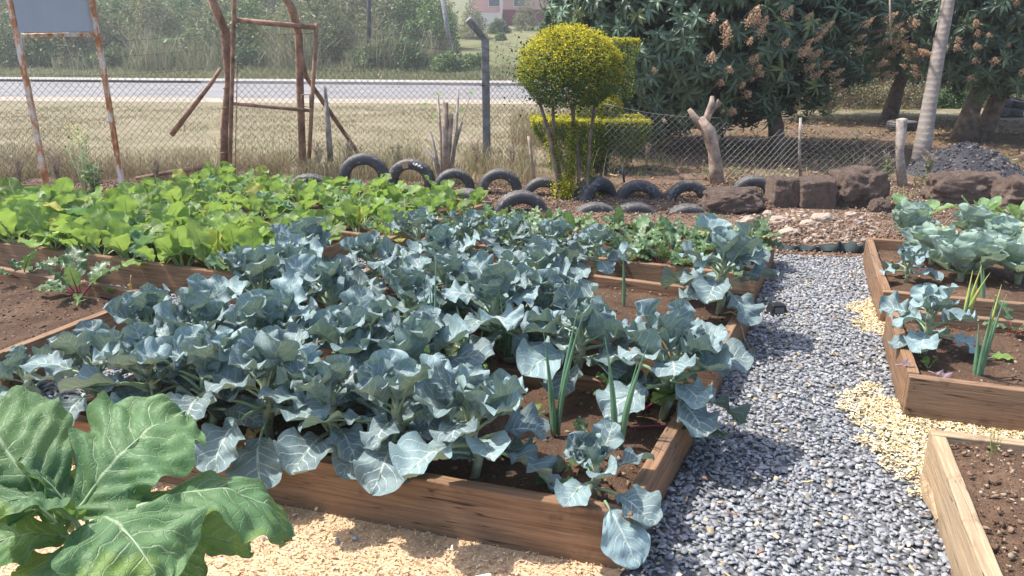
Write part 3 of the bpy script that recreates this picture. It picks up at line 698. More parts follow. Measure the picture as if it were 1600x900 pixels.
# photo positions of the stem feet on the soil, size, lean
FRONT_A = [(160, 640, .92, 15), (245, 656, 1.0, 18), (328, 672, 1.05, 18), (425, 688, 1.05, 19), (522, 706, 1.0, 18), (624, 722, .98, 17), (740, 742, 1.0, 19)]
MID_A = [(245, 588, .9, 15), (330, 610, 1.0, 18), (440, 628, 1.05, 19), (550, 640, 1.05, 20), (655, 655, 1.0, 18)]
names = ["leftmost, half behind the collard", "second from the left", "third from the left", "fourth from the left, green head inside", "fifth from the left",
         "sixth from the left", "seventh, beside the young plant"]
for i, (x, y, s, n) in enumerate(FRONT_A):
    broccoli(bedz(x, y), s * 1.03, n + 2, "broccoli in the nearest bed's front row, " + names[i], head=.75 if i in (3, 5) else None, seed=i, stemh=.25)
names = ["leftmost", "second from the left", "third from the left", "fourth from the left", "fifth, next to the onions"]
for i, (x, y, s, n) in enumerate(MID_A):
    broccoli(bedz(x, y), s * 1.12, n + 3, "broccoli in the nearest bed's back row, " + names[i], seed=i + 20, head=.7 if i == 2 else None, stemh=.27)
y_ = broccoli(bedz(930, 775), .78, 11, "small young broccoli at the front right corner of the nearest bed", seed=41, stemh=.16)
broccoli(bedz(1035, 648), 1.12, 24, "wide leafy broccoli at the back right corner of the nearest bed", seed=42, lean=(.12, 0))
broccoli(bedz(905, 600), 1.12, 22, "tall blue-green broccoli behind the spring onions of the nearest bed", seed=43)
broccoli(gp(60, 625, .02), .8, 13, "flopped broccoli with pale drooping leaves at the left end of the nearest bed", seed=44, lean=(-.45, .1), stemh=.2)
B_ROW = [(415, 515, 1.05, "leftmost in the front row"), (520, 530, 1.0, "second from the left in the front row"), (640, 545, 1.05, "third from the left in the front row"), (775, 560, 1.1, "rightmost in the front row, broad upright leaves"),
         (480, 455, 1.0, "leftmost in the back row, rising beside the mustard bed"), (585, 462, .9, "second in the back row"), (700, 470, 1.0, "third in the back row, below the withered leaf"), (840, 485, .95, "rightmost in the back row, in front of the beetroot bed"),
         (705, 515, 1.0, "the one between the two rows, right"), (455, 488, 1.0, "the one between the two rows, left"), (870, 545, .9, "between the two rows at the edge of the bare soil")]
for i, (x, y, s, lb) in enumerate(B_ROW):
    broccoli(bedz(x, y), s * 1.12, 22, "second bed's broccoli, " + lb, seed=i + 50)
broccoli(bedz(1122, 487), 1.22, 26, "largest broccoli, standing alone with a bare thick stem at the second bed's right end", seed=70, head=1.1, stemh=.27)
for i, (x, y, s, lb) in enumerate([(655, 405, .95, "leftmost, tall, with a withered leaf on top"), (730, 405, .9, "second from the left"), (800, 412, .9, "third from the left"), (865, 420, .85, "fourth from the left"), (930, 428, .8, "rightmost, above bare soil")]):
    broccoli(gp(x, y, .17), s, 18, "broccoli in the row before the beetroots, " + lb, seed=i + 80, group="broccoli row before the beetroots")
broccoli(bedz(1445, 548), .92, 15, "pale broccoli in the front left corner of the right bed beside the spring onions", seed=91, stemh=.22)
broccoli(gp(1415, 440, .17), .72, 13, "small broccoli in the front left corner of the cabbage bed", seed=92, stemh=.2)

def leafy(kind, name, p, L, n, size, label, cat, group, seed, rise=(-.2, .2), zt=.0, k_in=None, spread=.012, stem=None):
    rr = random.Random(seed + 500); root = empty(name, p, rr.uniform(0, 6.28)); root.scale = (size,) * 3; tag(root, label, cat, group)
    az = 0
    for i in range(n):
        f = i / max(1, n - 1); az += 2.39996 + rr.uniform(-.3, .3)
        put(rr.choice(L), root, zt * f, az, rr.uniform(.75, 1.15) * (1 - .2 * f), xo=spread, tiltx=rr.uniform(-.3, .3), tilty=rr.uniform(*rise) - .25 * f)
    return root
def grid_plants(bedn, rows, cols_, jit, fn, uoff=.0):
    q, zf = BEDS[bedn]
    for j in range(rows):
        for i in range(cols_):
            u = (i + .5 + random.uniform(-jit, jit)) / cols_; v = (j + .5 + random.uniform(-jit, jit)) / rows
            p = (q[0] * (1 - u) + q[1] * u) * (1 - v) + (q[3] * (1 - u) + q[2] * u) * v
            fn(i, j, Vector((p.x, p.y, zf(p.x, p.y))))
def visible(p, m=70):
    q = Vector(p) - Vector((0, 0, CAM_H)); c, s = math.cos(R(PITCH)), math.sin(R(PITCH))
    f = q.y * c - q.z * s; x = 800 + FPX * q.x / f
    return -m < x < 1600 + m
cntr = {}
def must(bn, rows, cols_, what, ks=1.0):
    rown = {0: "front row", 1: "second row", 2: "third row", 3: "fourth row", 4: "back row"}
    col_count = [0] * rows
    def f(i, j, p):
        if not visible(p): return
        lab = "yellow-green mustard plant in %s, %s, %s from the left" % (what, "back row" if j == rows - 1 else rown[j], ORD[min(col_count[j], 14)]); col_count[j] += 1
        leafy('m', "mustard_plant", p, L_mu, random.randint(7, 9), random.uniform(1.0, 1.42) * ks, lab, "mustard plant", "mustard plants in the left beds", i * 10 + j, spread=.02)
    grid_plants(bn, rows, cols_, .22, f)
must('D', 4, 12, "the near left bed"); must('F', 5, 12, "the far left bed", .78)
def beetC(i, j, p):
    leafy('b', "beetroot_plant", p, L_bg, random.randint(9, 12), random.uniform(.85, 1.15), "green-leaved beetroot in the bed before the tyres, %s, %s from the left" % (["front row", "second row", "third row", "back row"][j], ORD[i]), "beetroot", "beetroots in the bed before the tyres", i * 10 + j + 300)
grid_plants('C', 4, 9, .2, beetC)
for i, (x, y, s, n, lb) in enumerate([(125, 462, 1.35, 9, "large beetroot with dark red stalks in the dark soil of the left bed"), (35, 436, 1.1, 7, "smaller beetroot with red stalks at the far left edge"), (95, 428, .9, 5, "short beetroot at the back of the left bed, by the gravel")]):
    leafy('b', "beetroot_plant", gp(x, y, .17), L_be if i else L_bg, n, s, lb, "beetroot", "beetroots in the left bed", 900 + i)
for i, (x, y, s, n, lb) in enumerate([(700, 590, 1.25, 10, "dark glossy beetroot in the shade behind the nearest broccolis, left of the onions"), (1000, 640, 1.2, 9, "dark glossy beetroot under the broccoli at the right corner"), (790, 570, 1.2, 8, "dark beetroot between the two beds, right of the tall onions"), (600, 560, 1.0, 7, "dark beetroot low in the gap left of the tall onions"),
                                      (870, 755, .55, 5, "tiny dark beetroot hidden beside the young corner broccoli"), (915, 690, .5, 4, "tiny pale green beetroot between the two onion clumps")]):
    leafy('b', "beetroot_plant", gp(x, y, .17), L_be, n, s, lb, "beetroot", "beetroots among the broccoli", 910 + i)
leafy('b', "beetroot_plant", gp(1585, 520, .17), L_bg, 6, .9, "beetroot at the right edge behind the spring onions", "beetroot", "beetroots among the broccoli", 950)
# cabbages
def cabbage(p, s, label, seed):
    rr = random.Random(seed); root = empty("cabbage_plant", p); root.scale = (s,) * 3; tag(root, label, "cabbage", "cabbages in the right bed"); az = rr.uniform(0, 6)
    st = MB(); st.tube([(0, 0, -.04), (0, 0, .05), (0, 0, .12)], [.016, .02, .03], 8); st.build("stem", MT['stem'], root)
    for i in range(13):
        az += 2.4 + rr.uniform(-.2, .2); put(rr.choice(L_co), root, .045 + .05 * i / 13, az, rr.uniform(.85, 1.1), xo=.02, tilty=rr.uniform(-.1, .25) - .3 * i / 11, tiltx=rr.uniform(-.15, .15))
    h = empty("head", (0, 0, .12)); h.parent = root
    for i in range(7):
        az += 2.4; put(rr.choice(L_ci), h, -.03, az, rr.uniform(.75, .95), xo=.045, tilty=rr.uniform(-.1, .1) - .15 * i / 7)
    hm = rock("heart_leaf", (0, 0, .03), (.075, .075, .075), seed, MT['cab'], 3, .05); hm.parent = h
for i, (x, y, s, lb) in enumerate([(1420, 375, 1.0, "leftmost in the back row"), (1520, 378, 1.0, "middle one of the back row"), (1615, 385, 1.05, "rightmost in the back row, cut by the frame"), (1455, 412, 1.0, "leftmost in the middle row"), (1530, 425, 1.0, "second in the middle row, open head"),
                                   (1590, 440, 1.1, "right one of the front row, wide open leaves"), (1500, 440, 1.05, "left one of the front row, yellowing lower leaves"), (1565, 400, .9, "small one between middle and back rows")]):
    cabbage(gp(x, y, .17), s * 1.06, "pale blue-green cabbage, " + lb, 30 + i)
for i, (x, y, s, lb) in enumerate([(1430, 352, 1.2, "pale green kale behind the cabbages, leftmost, tall against the boulder"), (1530, 352, 1.1, "pale green kale behind the cabbages, middle, below the mottled boulder"), (1590, 356, 1.0, "pale green kale at the right edge behind the cabbages")]):
    leafy('k', "kale_plant", gp(x, y, .17), L_ka, 9, s, lb, "kale", "kale plants behind the cabbages", 960 + i)
# spring onions
def onion(p, hs, label, seed, yel=0, spread=.25):
    rr = random.Random(seed); hs = [x * 1.15 for x in hs]; root = empty("spring_onion", p); tag(root, label, "spring onion", "spring onion clumps")
    for i, h in enumerate(hs):
        az = rr.uniform(0, 6.28); ln = rr.uniform(.3, 1) * spread; x0, y0 = math.cos(az) * .012, math.sin(az) * .012; s = MB(); pts = []; rad = []
        rb = rr.uniform(.007, .0095)
        for k in range(9):
            t = k / 8; d = ln * h * (t ** 1.6); pts.append((x0 + math.cos(az) * d, y0 + math.sin(az) * d, -.02 + h * t * (1 - .12 * ln * t))); rad.append(rb * (1 - t ** 2.6) * (.8 + .4 * math.sin(math.pi * min(1, t * 1.3))) + .0004)
        s.tube(pts, rad, 8); s.build("leaf", MT['onion_y'] if i < yel else MT['onion'], root)
onion(bedz(868, 672), [.50, .46, .20, .40, .30], "clump of thick tall spring onion leaves in the nearest bed's bare patch", 2, 0, .18)
onion(bedz(965, 698), [.44, .40, .32, .38, .27], "fan of thinner spring onion leaves right of the thick clump, behind the young broccoli", 5, 0, .22)
onion(gp(680, 585, .17), [.50, .42, .34, .40, .3], "tall straight spring onions rising among the second-row broccolis", 8, 0, .12)
onion(gp(745, 600, .17), [.34, .26, .2], "spring onion leaning beside the shaded beetroots", 9, 0, .35)
onion(gp(795, 570, .17), [.36, .3], "pair of spring onion spikes right of the leaning one", 10, 0, .15)
onion(gp(978, 478, .17), [.30, .14], "single spring onion spike in the bare soil of the second bed", 11, 0, .08)
onion(gp(1060, 495, .17), [.12, .1], "short cut spring onion stubs in the bare soil by the large broccoli", 12, 0, .1)
onion(gp(578, 590, .17), [.36, .30, .2], "spring onion hidden at the left between the two broccoli beds", 13, 0, .2)
onion(gp(1527, 590, .17), [.40, .38, .30, .34, .3, .24], "bright green spring onion clump near the front board of the right bed", 14, 1, .18)
onion(gp(1505, 500, .17), [.30, .26, .28, .2, .22], "yellowing spring onion clump before the cabbage bed board", 15, 3, .3)
onion(gp(1538, 478, .17), [.22, .26, .2], "thin spring onions at the cabbage bed board, right of the yellowing clump", 16, 1, .3)

# single leaves that matter for the picture
def aim_leaf(name, lf, base, tip, parent=None, roll=0.0, label=None, cat=None, group=None):
    """lay a leaf mesh so that its foot is at base and its tip at tip"""
    co = np.empty(len(lf.vertices) * 3); lf.vertices.foreach_get("co", co); co = co.reshape(-1, 3)
    far = Vector(co[np.argmax(np.linalg.norm(co, axis=1))]); far.y = 0
    d = Vector(tip) - Vector(base); s = d.length / far.length
    x = far.normalized(); z = Vector((0, 0, 1)); y = z.cross(x).normalized() if abs(x.z) < .95 else Vector((0, 1, 0)); y = Vector((0, 1, 0)); z = x.cross(y)
    A = Matrix((x, y, z)).transposed()
    X = d.normalized(); Zw = Vector((0, 0, 1)); Y = Zw.cross(X); Y = Y.normalized() if Y.length > .05 else Vector((0, 1, 0)); Z = X.cross(Y)
    B = Matrix((X, Y, Z)).transposed() @ Matrix.Rotation(roll, 3, 'X')
    Rm_ = (B @ A.transposed()).to_4x4()
    o = bpy.data.objects.new(name, lf); COL.objects.link(o)
    o.matrix_world = Matrix.Translation(Vector(base)) @ Rm_ @ Matrix.Scale(s, 4)
    if parent:
        o.parent = parent; o.matrix_local = parent.matrix_basis.inverted() @ (Matrix.Translation(Vector(base)) @ Rm_ @ Matrix.Scale(s, 4))
    tag(o, label, cat, group); return o
bpy.context.view_layer.update()
# ---------------------------------------------------------------- tyres, boulders, posts, fence, gate, sign
M = NT("old_tyre_rubber"); co = M.coord("Object")
n1 = M.noise(co, 7, 5, .6); n2 = M.noise(co, 40, 3)
c = M.ramp(n1, [(.3, (.028, .028, .032)), (.55, (.05, .05, .055)), (.72, (.12, .105, .09))])
pt = M.noise(M.n("Mapping", {"Vector": M.n("TexCoord").outputs["Object"], "Scale": (5, 5, 14)}).outputs[0], 1.3, 5, .55, dist=1.6)
rn = M.n("ObjectInfo").outputs["Random"]
pm = M.mr(M.ma('ABSOLUTE', M.ma('SUBTRACT', pt, M.ma('ADD', .60, M.ma('MULTIPLY', rn, .04)))), .004, .014, 1.0, 0.0)
c = M.mix(M.ma('MULTIPLY', pm, M.mr(n2, .42, .52)), c, (.50, .48, .44))
g_ = M.n("NewGeometry").outputs["Normal"]; up = M.n("SeparateXYZ", {0: g_}).outputs[2]
c = M.mix(M.ma('MULTIPLY', M.mr(up, .2, .9), M.mr(n2, .25, .6, 0, .45)), c, (.22, .19, .16))     # settled dust
M.set(Base_Color=c, Roughness=.62); M.bump(n2, .35, .006); MT['rubber'] = M.m
MT['paint_w'] = plain("flaking_white_paint", (.68, .66, .62), .8, .15, 20, .4)
MT['paint_b'] = plain("tan_paint", (.36, .24, .15), .8, .15, 20, .4)
def tyre_mesh(R0, Wd, seed, ns=84):
    prof = [(.56, -.30, 0), (.58, -.46, 0), (.68, -.52, 0), (.82, -.52, 0), (.92, -.46, 0), (.965, -.40, 1), (.985, -.25, 1), (.955, -.16, 0), (.995, -.15, 1), (1.0, -.04, 1), (.96, 0, 0), (1.0, .04, 1), (.995, .15, 1), (.955, .16, 0), (.985, .25, 1), (.965, .40, 1), (.92, .46, 0), (.82, .52, 0), (.68, .52, 0), (.58, .46, 0), (.56, .30, 0), (.60, .26, 0), (.76, .42, 0), (.90, .36, 0), (.93, 0, 0), (.90, -.36, 0), (.76, -.42, 0), (.60, -.26, 0)]
    V = []; n = len(prof); sq = 1 + .02 * seed
    for i in range(ns):
        a = 2 * math.pi * i / ns
        for j, (r, y, t) in enumerate(prof):
            rr = r * R0 * (1 - (.018 if t and (i + (j > 8)) % 3 == 0 else 0)); V.append((math.cos(a) * rr * sq, y * Wd, math.sin(a) * rr / sq))
    F = [(i * n + j, i * n + (j + 1) % n, ((i + 1) % ns) * n + (j + 1) % n, ((i + 1) % ns) * n + j) for i in range(ns) for j in range(n)]
    me = mesh("tyre", V, F, MT['rubber'], smooth=True); return me
TY = [tyre_mesh(.31, .20, 0), tyre_mesh(.31, .18, 1), tyre_mesh(.30, .21, -1)]
def tyre(x0, x1, top, Yd, yaw, label, group, i):
    """arch seen between photo columns x0..x1 with its top at row `top`, standing at distance Yd"""
    p = at((x0 + x1) / 2, top, Yd); k = FPX / math.hypot(Yd, CAM_H)
    s = (x1 - x0) / k / .62 / max(.5, abs(math.cos(yaw))) if group.startswith("back") else .98
    o = obj("tyre", TY[i % 3], loc=(p.x, Yd, p.z - .31 * s), scale=s, rot=(random.uniform(-.06, .06), random.uniform(0, 6.28), yaw))
    o.rotation_mode = 'XYZ'; tag(o, label, "tyre", group); return o
TB = [(528, 606, 239, 9.35, .12, "half-buried tyre of the back row, leftmost and largest, cobwebby scratches"), (604, 678, 247, 9.3, -.05, "half-buried tyre of the back row with a white squiggle and tan paint patch"), (675, 742, 262, 9.15, .1, "half-buried tyre of the back row, third from the left, thin brown walls"),
      (747, 815, 263, 9.05, .05, "half-buried tyre of the back row, fourth from the left, open arch over dry grass"), (815, 882, 276, 8.95, .0, "low half-buried tyre of the back row, left of the topiary stems"), (898, 962, 274, 8.85, .75, "half-buried tyre of the back row turned sideways behind the topiary stems"),
      (961, 1038, 281, 8.75, -.1, "half-buried tyre of the back row, first right of the topiary stems, scuffed white"), (1039, 1112, 281, 8.75, .05, "half-buried tyre of the back row, between the topiary and the forked dead stump"), (1143, 1213, 273, 8.95, -.15, "half-buried tyre behind the round earth boulder, rightmost of the row")]
for i, t in enumerate(TB): tyre(*t, "back row of half-buried tyres", i)
TF = [(462, 502, 271, 8.75, .1, "tyre top barely showing above the mustard leaves, leftmost of the front row"), (620, 662, 290, 8.35, 0, "low tyre top of the front row behind the mustard leaves, second from the left"), (690, 768, 292, 8.05, -.35, "dark tyre of the front row leaning right, beside the mustard leaves"),
      (776, 852, 297, 8.0, .1, "dark ribbed tyre of the front row below the topiary's left side"), (915, 950, 316, 8.0, 0, "sunken tyre of the front row hidden behind the topiary foot"), (973, 1016, 313, 8.0, -.05, "sunken tyre top of the front row, second from the right"), (1055, 1097, 318, 7.95, .05, "sunken tyre top of the front row, rightmost")]
for i, t in enumerate(TF): tyre(*t, "front row of sunken tyres", i)
# painted patch and squiggle on the second tyre
p = at(641, 247, 9.3); s_ = .98; s = MB()
for a0, a1 in ((112, 92),):
    V = []; n = 8
    for k in range(n + 1):
        a = R(a0 + (a1 - a0) * k / n)
        for r in (.20, .285): V.append((math.cos(a) * r, -.113 - .004 * (r < .25), math.sin(a) * r))
    s.add(V, [(2 * k, 2 * k + 1, 2 * k + 3, 2 * k + 2) for k in range(n)], 1)
for k, (a, r) in enumerate([(78, .27), (72, .24), (68, .275), (62, .245), (58, .28), (53, .25)]):
    a2, r2 = ([(78, .27), (72, .24), (68, .275), (62, .245), (58, .28), (53, .25), (50, .27)][k + 1])
    s.tube([(math.cos(R(a)) * r, -.112, math.sin(R(a)) * r), (math.cos(R(a2)) * r2, -.112, math.sin(R(a2)) * r2)], .011, 6, 0, flat=.4)
t2 = [o for o in COL.objects if o.name.startswith("tyre") and "squiggle" in o.get("label", "")][0]
t2.rotation_euler = (0, 0, -.05); sq = s.build("paint_mark", [MT['paint_w'], MT['paint_b']], t2)

def boulder(x0, x1, top, bot, dep, label, seed, box=.5, mat='block', amp=.16, rz=0):
    pb = gp((x0 + x1) / 2, bot); k = FPX / math.hypot(pb.y, CAM_H); w_ = (x1 - x0) / k; pt_ = at((x0 + x1) / 2, top, pb.y + dep * .4)
    h = pt_.z; zc = h / 2 - .03
    return rock("boulder", (pb.x, pb.y + dep / 2, zc), (w_ / 2 * 1.04, dep / 2, h / 2 + .05), seed, MT[mat], 5, amp, label, "boulder", "earth boulders along the tyre row", rz=rz, box=box)
boulder(1098, 1204, 295, 337, .5, "rounded crumbly earth boulder in front of the last tyre", 3, .1, amp=.22)
boulder(1207, 1252, 276, 327, .42, "narrow square brown block right of the round boulder", 5, .8, amp=.10)
boulder(1249, 1312, 277, 329, .42, "square brown block in the middle of the three", 8, .85, amp=.09)
boulder(1311, 1394, 264, 327, .5, "tall rough brown block, the largest of the three in a row", 11, .6, amp=.2)
boulder(1364, 1396, 312, 333, .22, "small dark lump of earth below the tall block", 14, .2, amp=.2)
boulder(1463, 1578, 268, 322, .5, "wide boulder with white flecks behind the kale", 17, .6, amp=.16)
boulder(1572, 1650, 279, 330, .5, "boulder at the right edge behind the kale, cut by the frame", 20, .5, amp=.2)

MT['oldwood'] = plain("weathered_grey_wood", (.24, .20, .17), .9, .4, 12, .9, c2=(.36, .31, .27))
MT['deadwood'] = plain("bleached_dead_wood", (.22, .155, .12), .9, .5, 9, 1.0, c2=(.36, .27, .21))
MT['postgrey'] = plain("grey_concrete_post", (.16, .155, .16), .9, .3, 7, .6, c2=(.24, .235, .24))
MT['darkpole'] = plain("tarred_pole", (.035, .038, .045), .7, .3, 5, .2)
def stick(name, pts, rad, mat, label, cat, group=None, n=8, jit=.08, parent=None):
    s = MB(); s.tube(pts, rad, n, jit=jit); o = s.build(name, MT[mat], parent)
    if label: tag(o, label, cat, group)
    return o
def P3(px, py, Yd): return tuple(at(px, py, Yd))
# concrete post with cranked top
Yp = 11.6; a, b, c_ = at(761, 252, Yp), at(758, 62, Yp), at(731, 30, Yp - .1)
s = MB(); s.tube([(a.x, a.y, -.2), (b.x, b.y, b.z), (c_.x, c_.y, c_.z)], [.083, .078, .07], 4); o = s.build("cranked_post", MT['postgrey'], smooth=False); bevel(o, .012)
tag(o, "grey concrete fence post with a cranked top, standing behind the tyres", "post")
stick("utility_pole", [P3(577, 113, 47), P3(576, -60, 47)], [.13, .12], 'darkpole', "straight black pole on the far bank beyond the road", "pole", jit=0)
stick("leaning_pole", [P3(706, 86, 50), P3(690, -10, 50)], [.15, .13], 'postgrey', "thinner grey pole leaning left on the far bank", "pole", jit=0)
stick("grey_stake", [tuple(gp(1251, 280)), P3(1249, 232, 10.1), P3(1251, 184, 10.1)], [.022, .019, .018], 'oldwood', "thin pale stake in the fence above the square blocks", "stake")
stick("wooden_post", [tuple(gp(1409, 292)), P3(1406, 240, 9.55), P3(1409, 186, 9.5)], [.062, .052, .056], 'oldwood', "rough grey wooden post beside the leaning palm trunk", "post", jit=.18, n=10)
stick("wooden_stake", [P3(517, 252, 10.6), P3(513, 200, 10.6), P3(508, 136, 10.6)], [.045, .04, .02], 'oldwood', "split grey stake right of the gate with weeds at its foot", "stake", jit=.2)
stick("rusty_peg", [P3(835, 280, 9.6), P3(826, 213, 9.6)], [.02, .018], 'deadwood', "thin reddish peg left of the topiary in the fence line", "peg")
stick("dark_peg", [P3(975, 285, 9.6), P3(973, 258, 9.6)], [.016, .014], 'darkpole', "short dark peg right of the flat-topped hedge shrub", "peg")
# forked dead stump
root = empty("dead_stump", (gp(1118, 287).x, gp(1118, 287).y, 0)); tag(root, "forked dead tree stump with peeling bark standing in the fence line", "stump"); Yq = root.location.y
def rel(q, r): return tuple(Vector(q) - r.location)
s = MB(); s.tube([rel(P3(1120, 292, Yq), root), rel(P3(1119, 262, Yq), root), rel(P3(1116, 235, Yq), root), rel(P3(1108, 205, Yq), root), rel(P3(1094, 185, Yq), root)], [.085, .082, .075, .085, .05], 12, jit=.14); s.build("trunk", MT['deadwood'], root)
for nm, q in (("branch", [(1098, 200, .05), (1088, 186, .045), (1077, 171, .03)]), ("branch", [(1100, 200, .06), (1106, 180, .05), (1112, 162, .045), (1113, 150, .02)]), ("branch", [(1108, 178, .035), (1118, 166, .03), (1123, 155, .012)]), ("branch", [(1112, 225, .05), (1121, 216, .03), (1124, 212, .022)])):
    s = MB(); s.tube([rel(P3(x, y, Yq + .02), root) for x, y, r in q], [r for _, _, r in q], 9, jit=.15); s.build(nm, MT['deadwood'], root)

# chain-link fence
MT['wire'] = plain("rusty_fence_wire", (.12, .10, .088), .6, .3, 20, 0, metal=.3)
MT['wireg'] = plain("galvanised_wire", (.32, .31, .30), .5, .2, 20, 0, metal=.5)
def wire_mesh(pts, d, rad=.003):
    """pts: list of (x, y, z_bottom, z_top) posts; returns diagonal wires of a chain-link mesh"""
    s_acc = [0]
    for a, b in zip(pts, pts[1:]): s_acc.append(s_acc[-1] + math.hypot(b[0] - a[0], b[1] - a[1]))
    L = s_acc[-1]; arr = np.array(pts)
    def P(s, t):
        x, y, z0, z1 = [np.interp(s, s_acc, arr[:, k]) for k in range(4)]
        sag = fbm(s * 1.3, t * 1.5, 2.0) * .035; bul = fbm(s * .9, t * 1.1, 8.0) * .06
        return Vector((x + .3 * sag, y + bul, z0 + t + sag)), z1 - z0
    hmax = max(p[3] - p[2] for p in pts); out = MB(); V = []; F = []
    for sg in (1, -1):
        k = -int(hmax / d) - 1
        while k * d < L + hmax:
            run = []
            n = int(hmax / .11) + 1
            for i in range(n + 1):
                t = hmax * i / n; s_ = k * d + (t if sg > 0 else hmax - t)
                tt = t
                if 0 <= s_ <= L:
                    q, hh = P(s_, tt)
                    if tt <= hh + .02: run.append(q + Vector((0, .002 * sg, 0))); continue
                if len(run) > 1: seg_(V, F, run, rad)
                run = []
            if len(run) > 1: seg_(V, F, run, rad)
            k += 1
    return V, F
def seg_(V, F, run, r):
    b = len(V)
    for q in run: V += [(q.x - r, q.y + r * .6, q.z), (q.x + r, q.y + r * .6, q.z), (q.x, q.y - r, q.z)]
    for i in range(len(run) - 1):
        for k in range(3):
            a, c2 = b + i * 3 + k, b + i * 3 + (k + 1) % 3; F.append((a, c2, c2 + 3, a + 3))
def fence(pts, d, label, strands, mat='wire', rad=.003):
    root = empty("chain_link_fence", (pts[0][0], pts[0][1], 0)); tag(root, label, "fence", "chain-link fence stretches")
    V, F = wire_mesh(pts, d, rad); V = [(v[0] - pts[0][0], v[1] - pts[0][1], v[2]) for v in V]
    obj("wire_mesh", mesh("wire_mesh", V, np.array(F), MT[mat]), root)
    for dz in strands:
        s = MB(); q = []
        for a, b in zip(pts, pts[1:]):
            for k in range(8):
                t = k / 8; q.append(((a[0] + (b[0] - a[0]) * t) - pts[0][0], a[1] + (b[1] - a[1]) * t - pts[0][1], a[3] + (b[3] - a[3]) * t + dz - .05 * math.sin(math.pi * t)))
        q.append((pts[-1][0] - pts[0][0], pts[-1][1] - pts[0][1], pts[-1][3] + dz)); s.tube(q, .0032, 4)
        if dz > .02:
            for v in q[::1]:
                for k in range(3):
                    a = random.uniform(0, 6); s.tube([(v[0] + k * .1 - .02, v[1], v[2] - .022), (v[0] + k * .1 + .015, v[1] + .01, v[2] + .022)], .0025, 3)
        s.build("wire", MT[mat], root)
    return root
fl = at(-60, 112, 9.7)
fence([(-9.5, 9.3, .02, 1.36), (-6.0, 9.8, .02, 1.34), (-3.86, 10.1, .02, 1.40)], .085, "sagging chain-link fence between the left frame and the gate", [0.0, .22, .40])
fence([(-2.72, 10.8, .02, 1.38), (-1.5, 11.2, .02, 1.40), (-.42, 11.55, .02, 1.36), (.35, 11.0, .02, 1.2), (1.2, 10.4, .02, .95)], .085, "chain-link fence with barbed strands from the gate to the topiary", [0.0, .16, .30, .44])
fence([(1.2, 10.38, .02, .95), (2.62, 9.95, .02, .80), (2.95, 9.98, .02, .52), (3.78, 10.15, .02, .70), (4.85, 9.6, .02, .62)], .085, "low sagging grey chain-link fence from the topiary to the rough post", [0.0], mat='wireg', rad=.003)

# gate: rusty posts and a pipe gate of two rails
Yg = 10.15
stick("gate_post", [P3(350, 283, Yg), P3(350, 200, Yg), P3(357, 130, Yg), P3(352, 48, Yg - .02), P3(340, 20, Yg - .1), P3(326, -14, Yg - .2)], [.052, .05, .046, .052, .055, .052], 'rust', "bent thick rusty pipe post at the hinge side of the gate", "gate post", n=12, jit=.10)
for k, (x, y) in enumerate(((351, 240), (354, 170), (356, 140), (354, 90))):
    s = MB(); q = at(x, y, Yg); s.tube([(q.x + .058 * math.cos(a), q.y + .058 * math.sin(a), q.z + .004 * a) for a in np.linspace(0, 6.3, 12)], .006, 4); o = s.build("wire_tie", MT['rust']); tag(o, "rusty wire tie wound round the bent gate post, %s from the bottom" % ORD[k], "wire tie", "wire ties on the gate post")
Y2 = 10.55
stick("gate_post", [P3(474, 272, Y2), P3(469, 150, Y2), P3(467, 55, Y2), P3(456, 12, Y2 - .1), P3(438, -14, Y2 - .2)], [.05, .048, .05, .052, .05], 'rust', "rusty pipe post with a bent top at the latch side of the gate", "gate post", n=12, jit=.05)
root = empty("pipe_gate", tuple(gp(361, 279))); tag(root, "rusty pipe gate with two rails and sagging wire mesh", "gate")
root.location = (root.location.x, 10.02, 0)
def gpart(nm, q, r):
    s = MB(); s.tube([rel(P3(*a), root) for a in q], r, 8, jit=.04); return s.build(nm, MT['rust'], root)
gpart("stile", [(359, 282, 10.02), (362, 150, 10.02), (366, 0, 10.02), (367, -20, 10.0)], .026)
gpart("stile", [(482, 268, 10.45), (488, 150, 10.45), (495, 36, 10.4)], .028)
gpart("rail", [(364, 31, 10.02), (494, 43, 10.4)], .032); gpart("rail", [(364, 162, 10.02), (485, 173, 10.45)], .022)
gpart("wire", [(366, 42, 10.02), (430, 54, 10.2), (493, 52, 10.4)], .005); gpart("wire", [(371, 100, 10.02), (367, 280, 10.02)], .006)
la = gpart("latch", [(471, 148, 10.4), (471, 165, 10.4), (484, 168, 10.42), (484, 148, 10.42), (471, 148, 10.4)], .008)
A_, B_ = gp(361, 279), at(482, 268, 10.45)
V, F = wire_mesh([(A_.x, 10.02, .05, at(366, 40, 10.02).z), (B_.x, 10.45, .05, at(492, 50, 10.4).z)], .085)
V = [(v[0] - root.location.x, v[1] - root.location.y, v[2]) for v in V]; obj("wire_mesh", mesh("wire_mesh", V, np.array(F), MT['wire']), root)
stick("brace_bar", [P3(469, 72, 10.62), P3(478, 120, 10.7), P3(505, 160, 10.85), P3(560, 240, 11.3)], [.03, .03, .032, .03], 'rust', "dark rusty brace bar sloping down right from the latch post", "brace")
stick("hanging_bar", [P3(345, 107, 10.0), P3(330, 130, 9.97), P3(268, 211, 9.85)], [.024, .026, .034], 'rust', "rusty bar hanging diagonally from the bent gate post", "bar", n=10)
stick("lying_bar", [P3(212, 279, 9.75), P3(262, 270, 9.85), P3(315, 262, 9.9)], [.022, .026, .034], 'rust', "rusty bar lying on the weeds left of the gate", "bar", n=10)

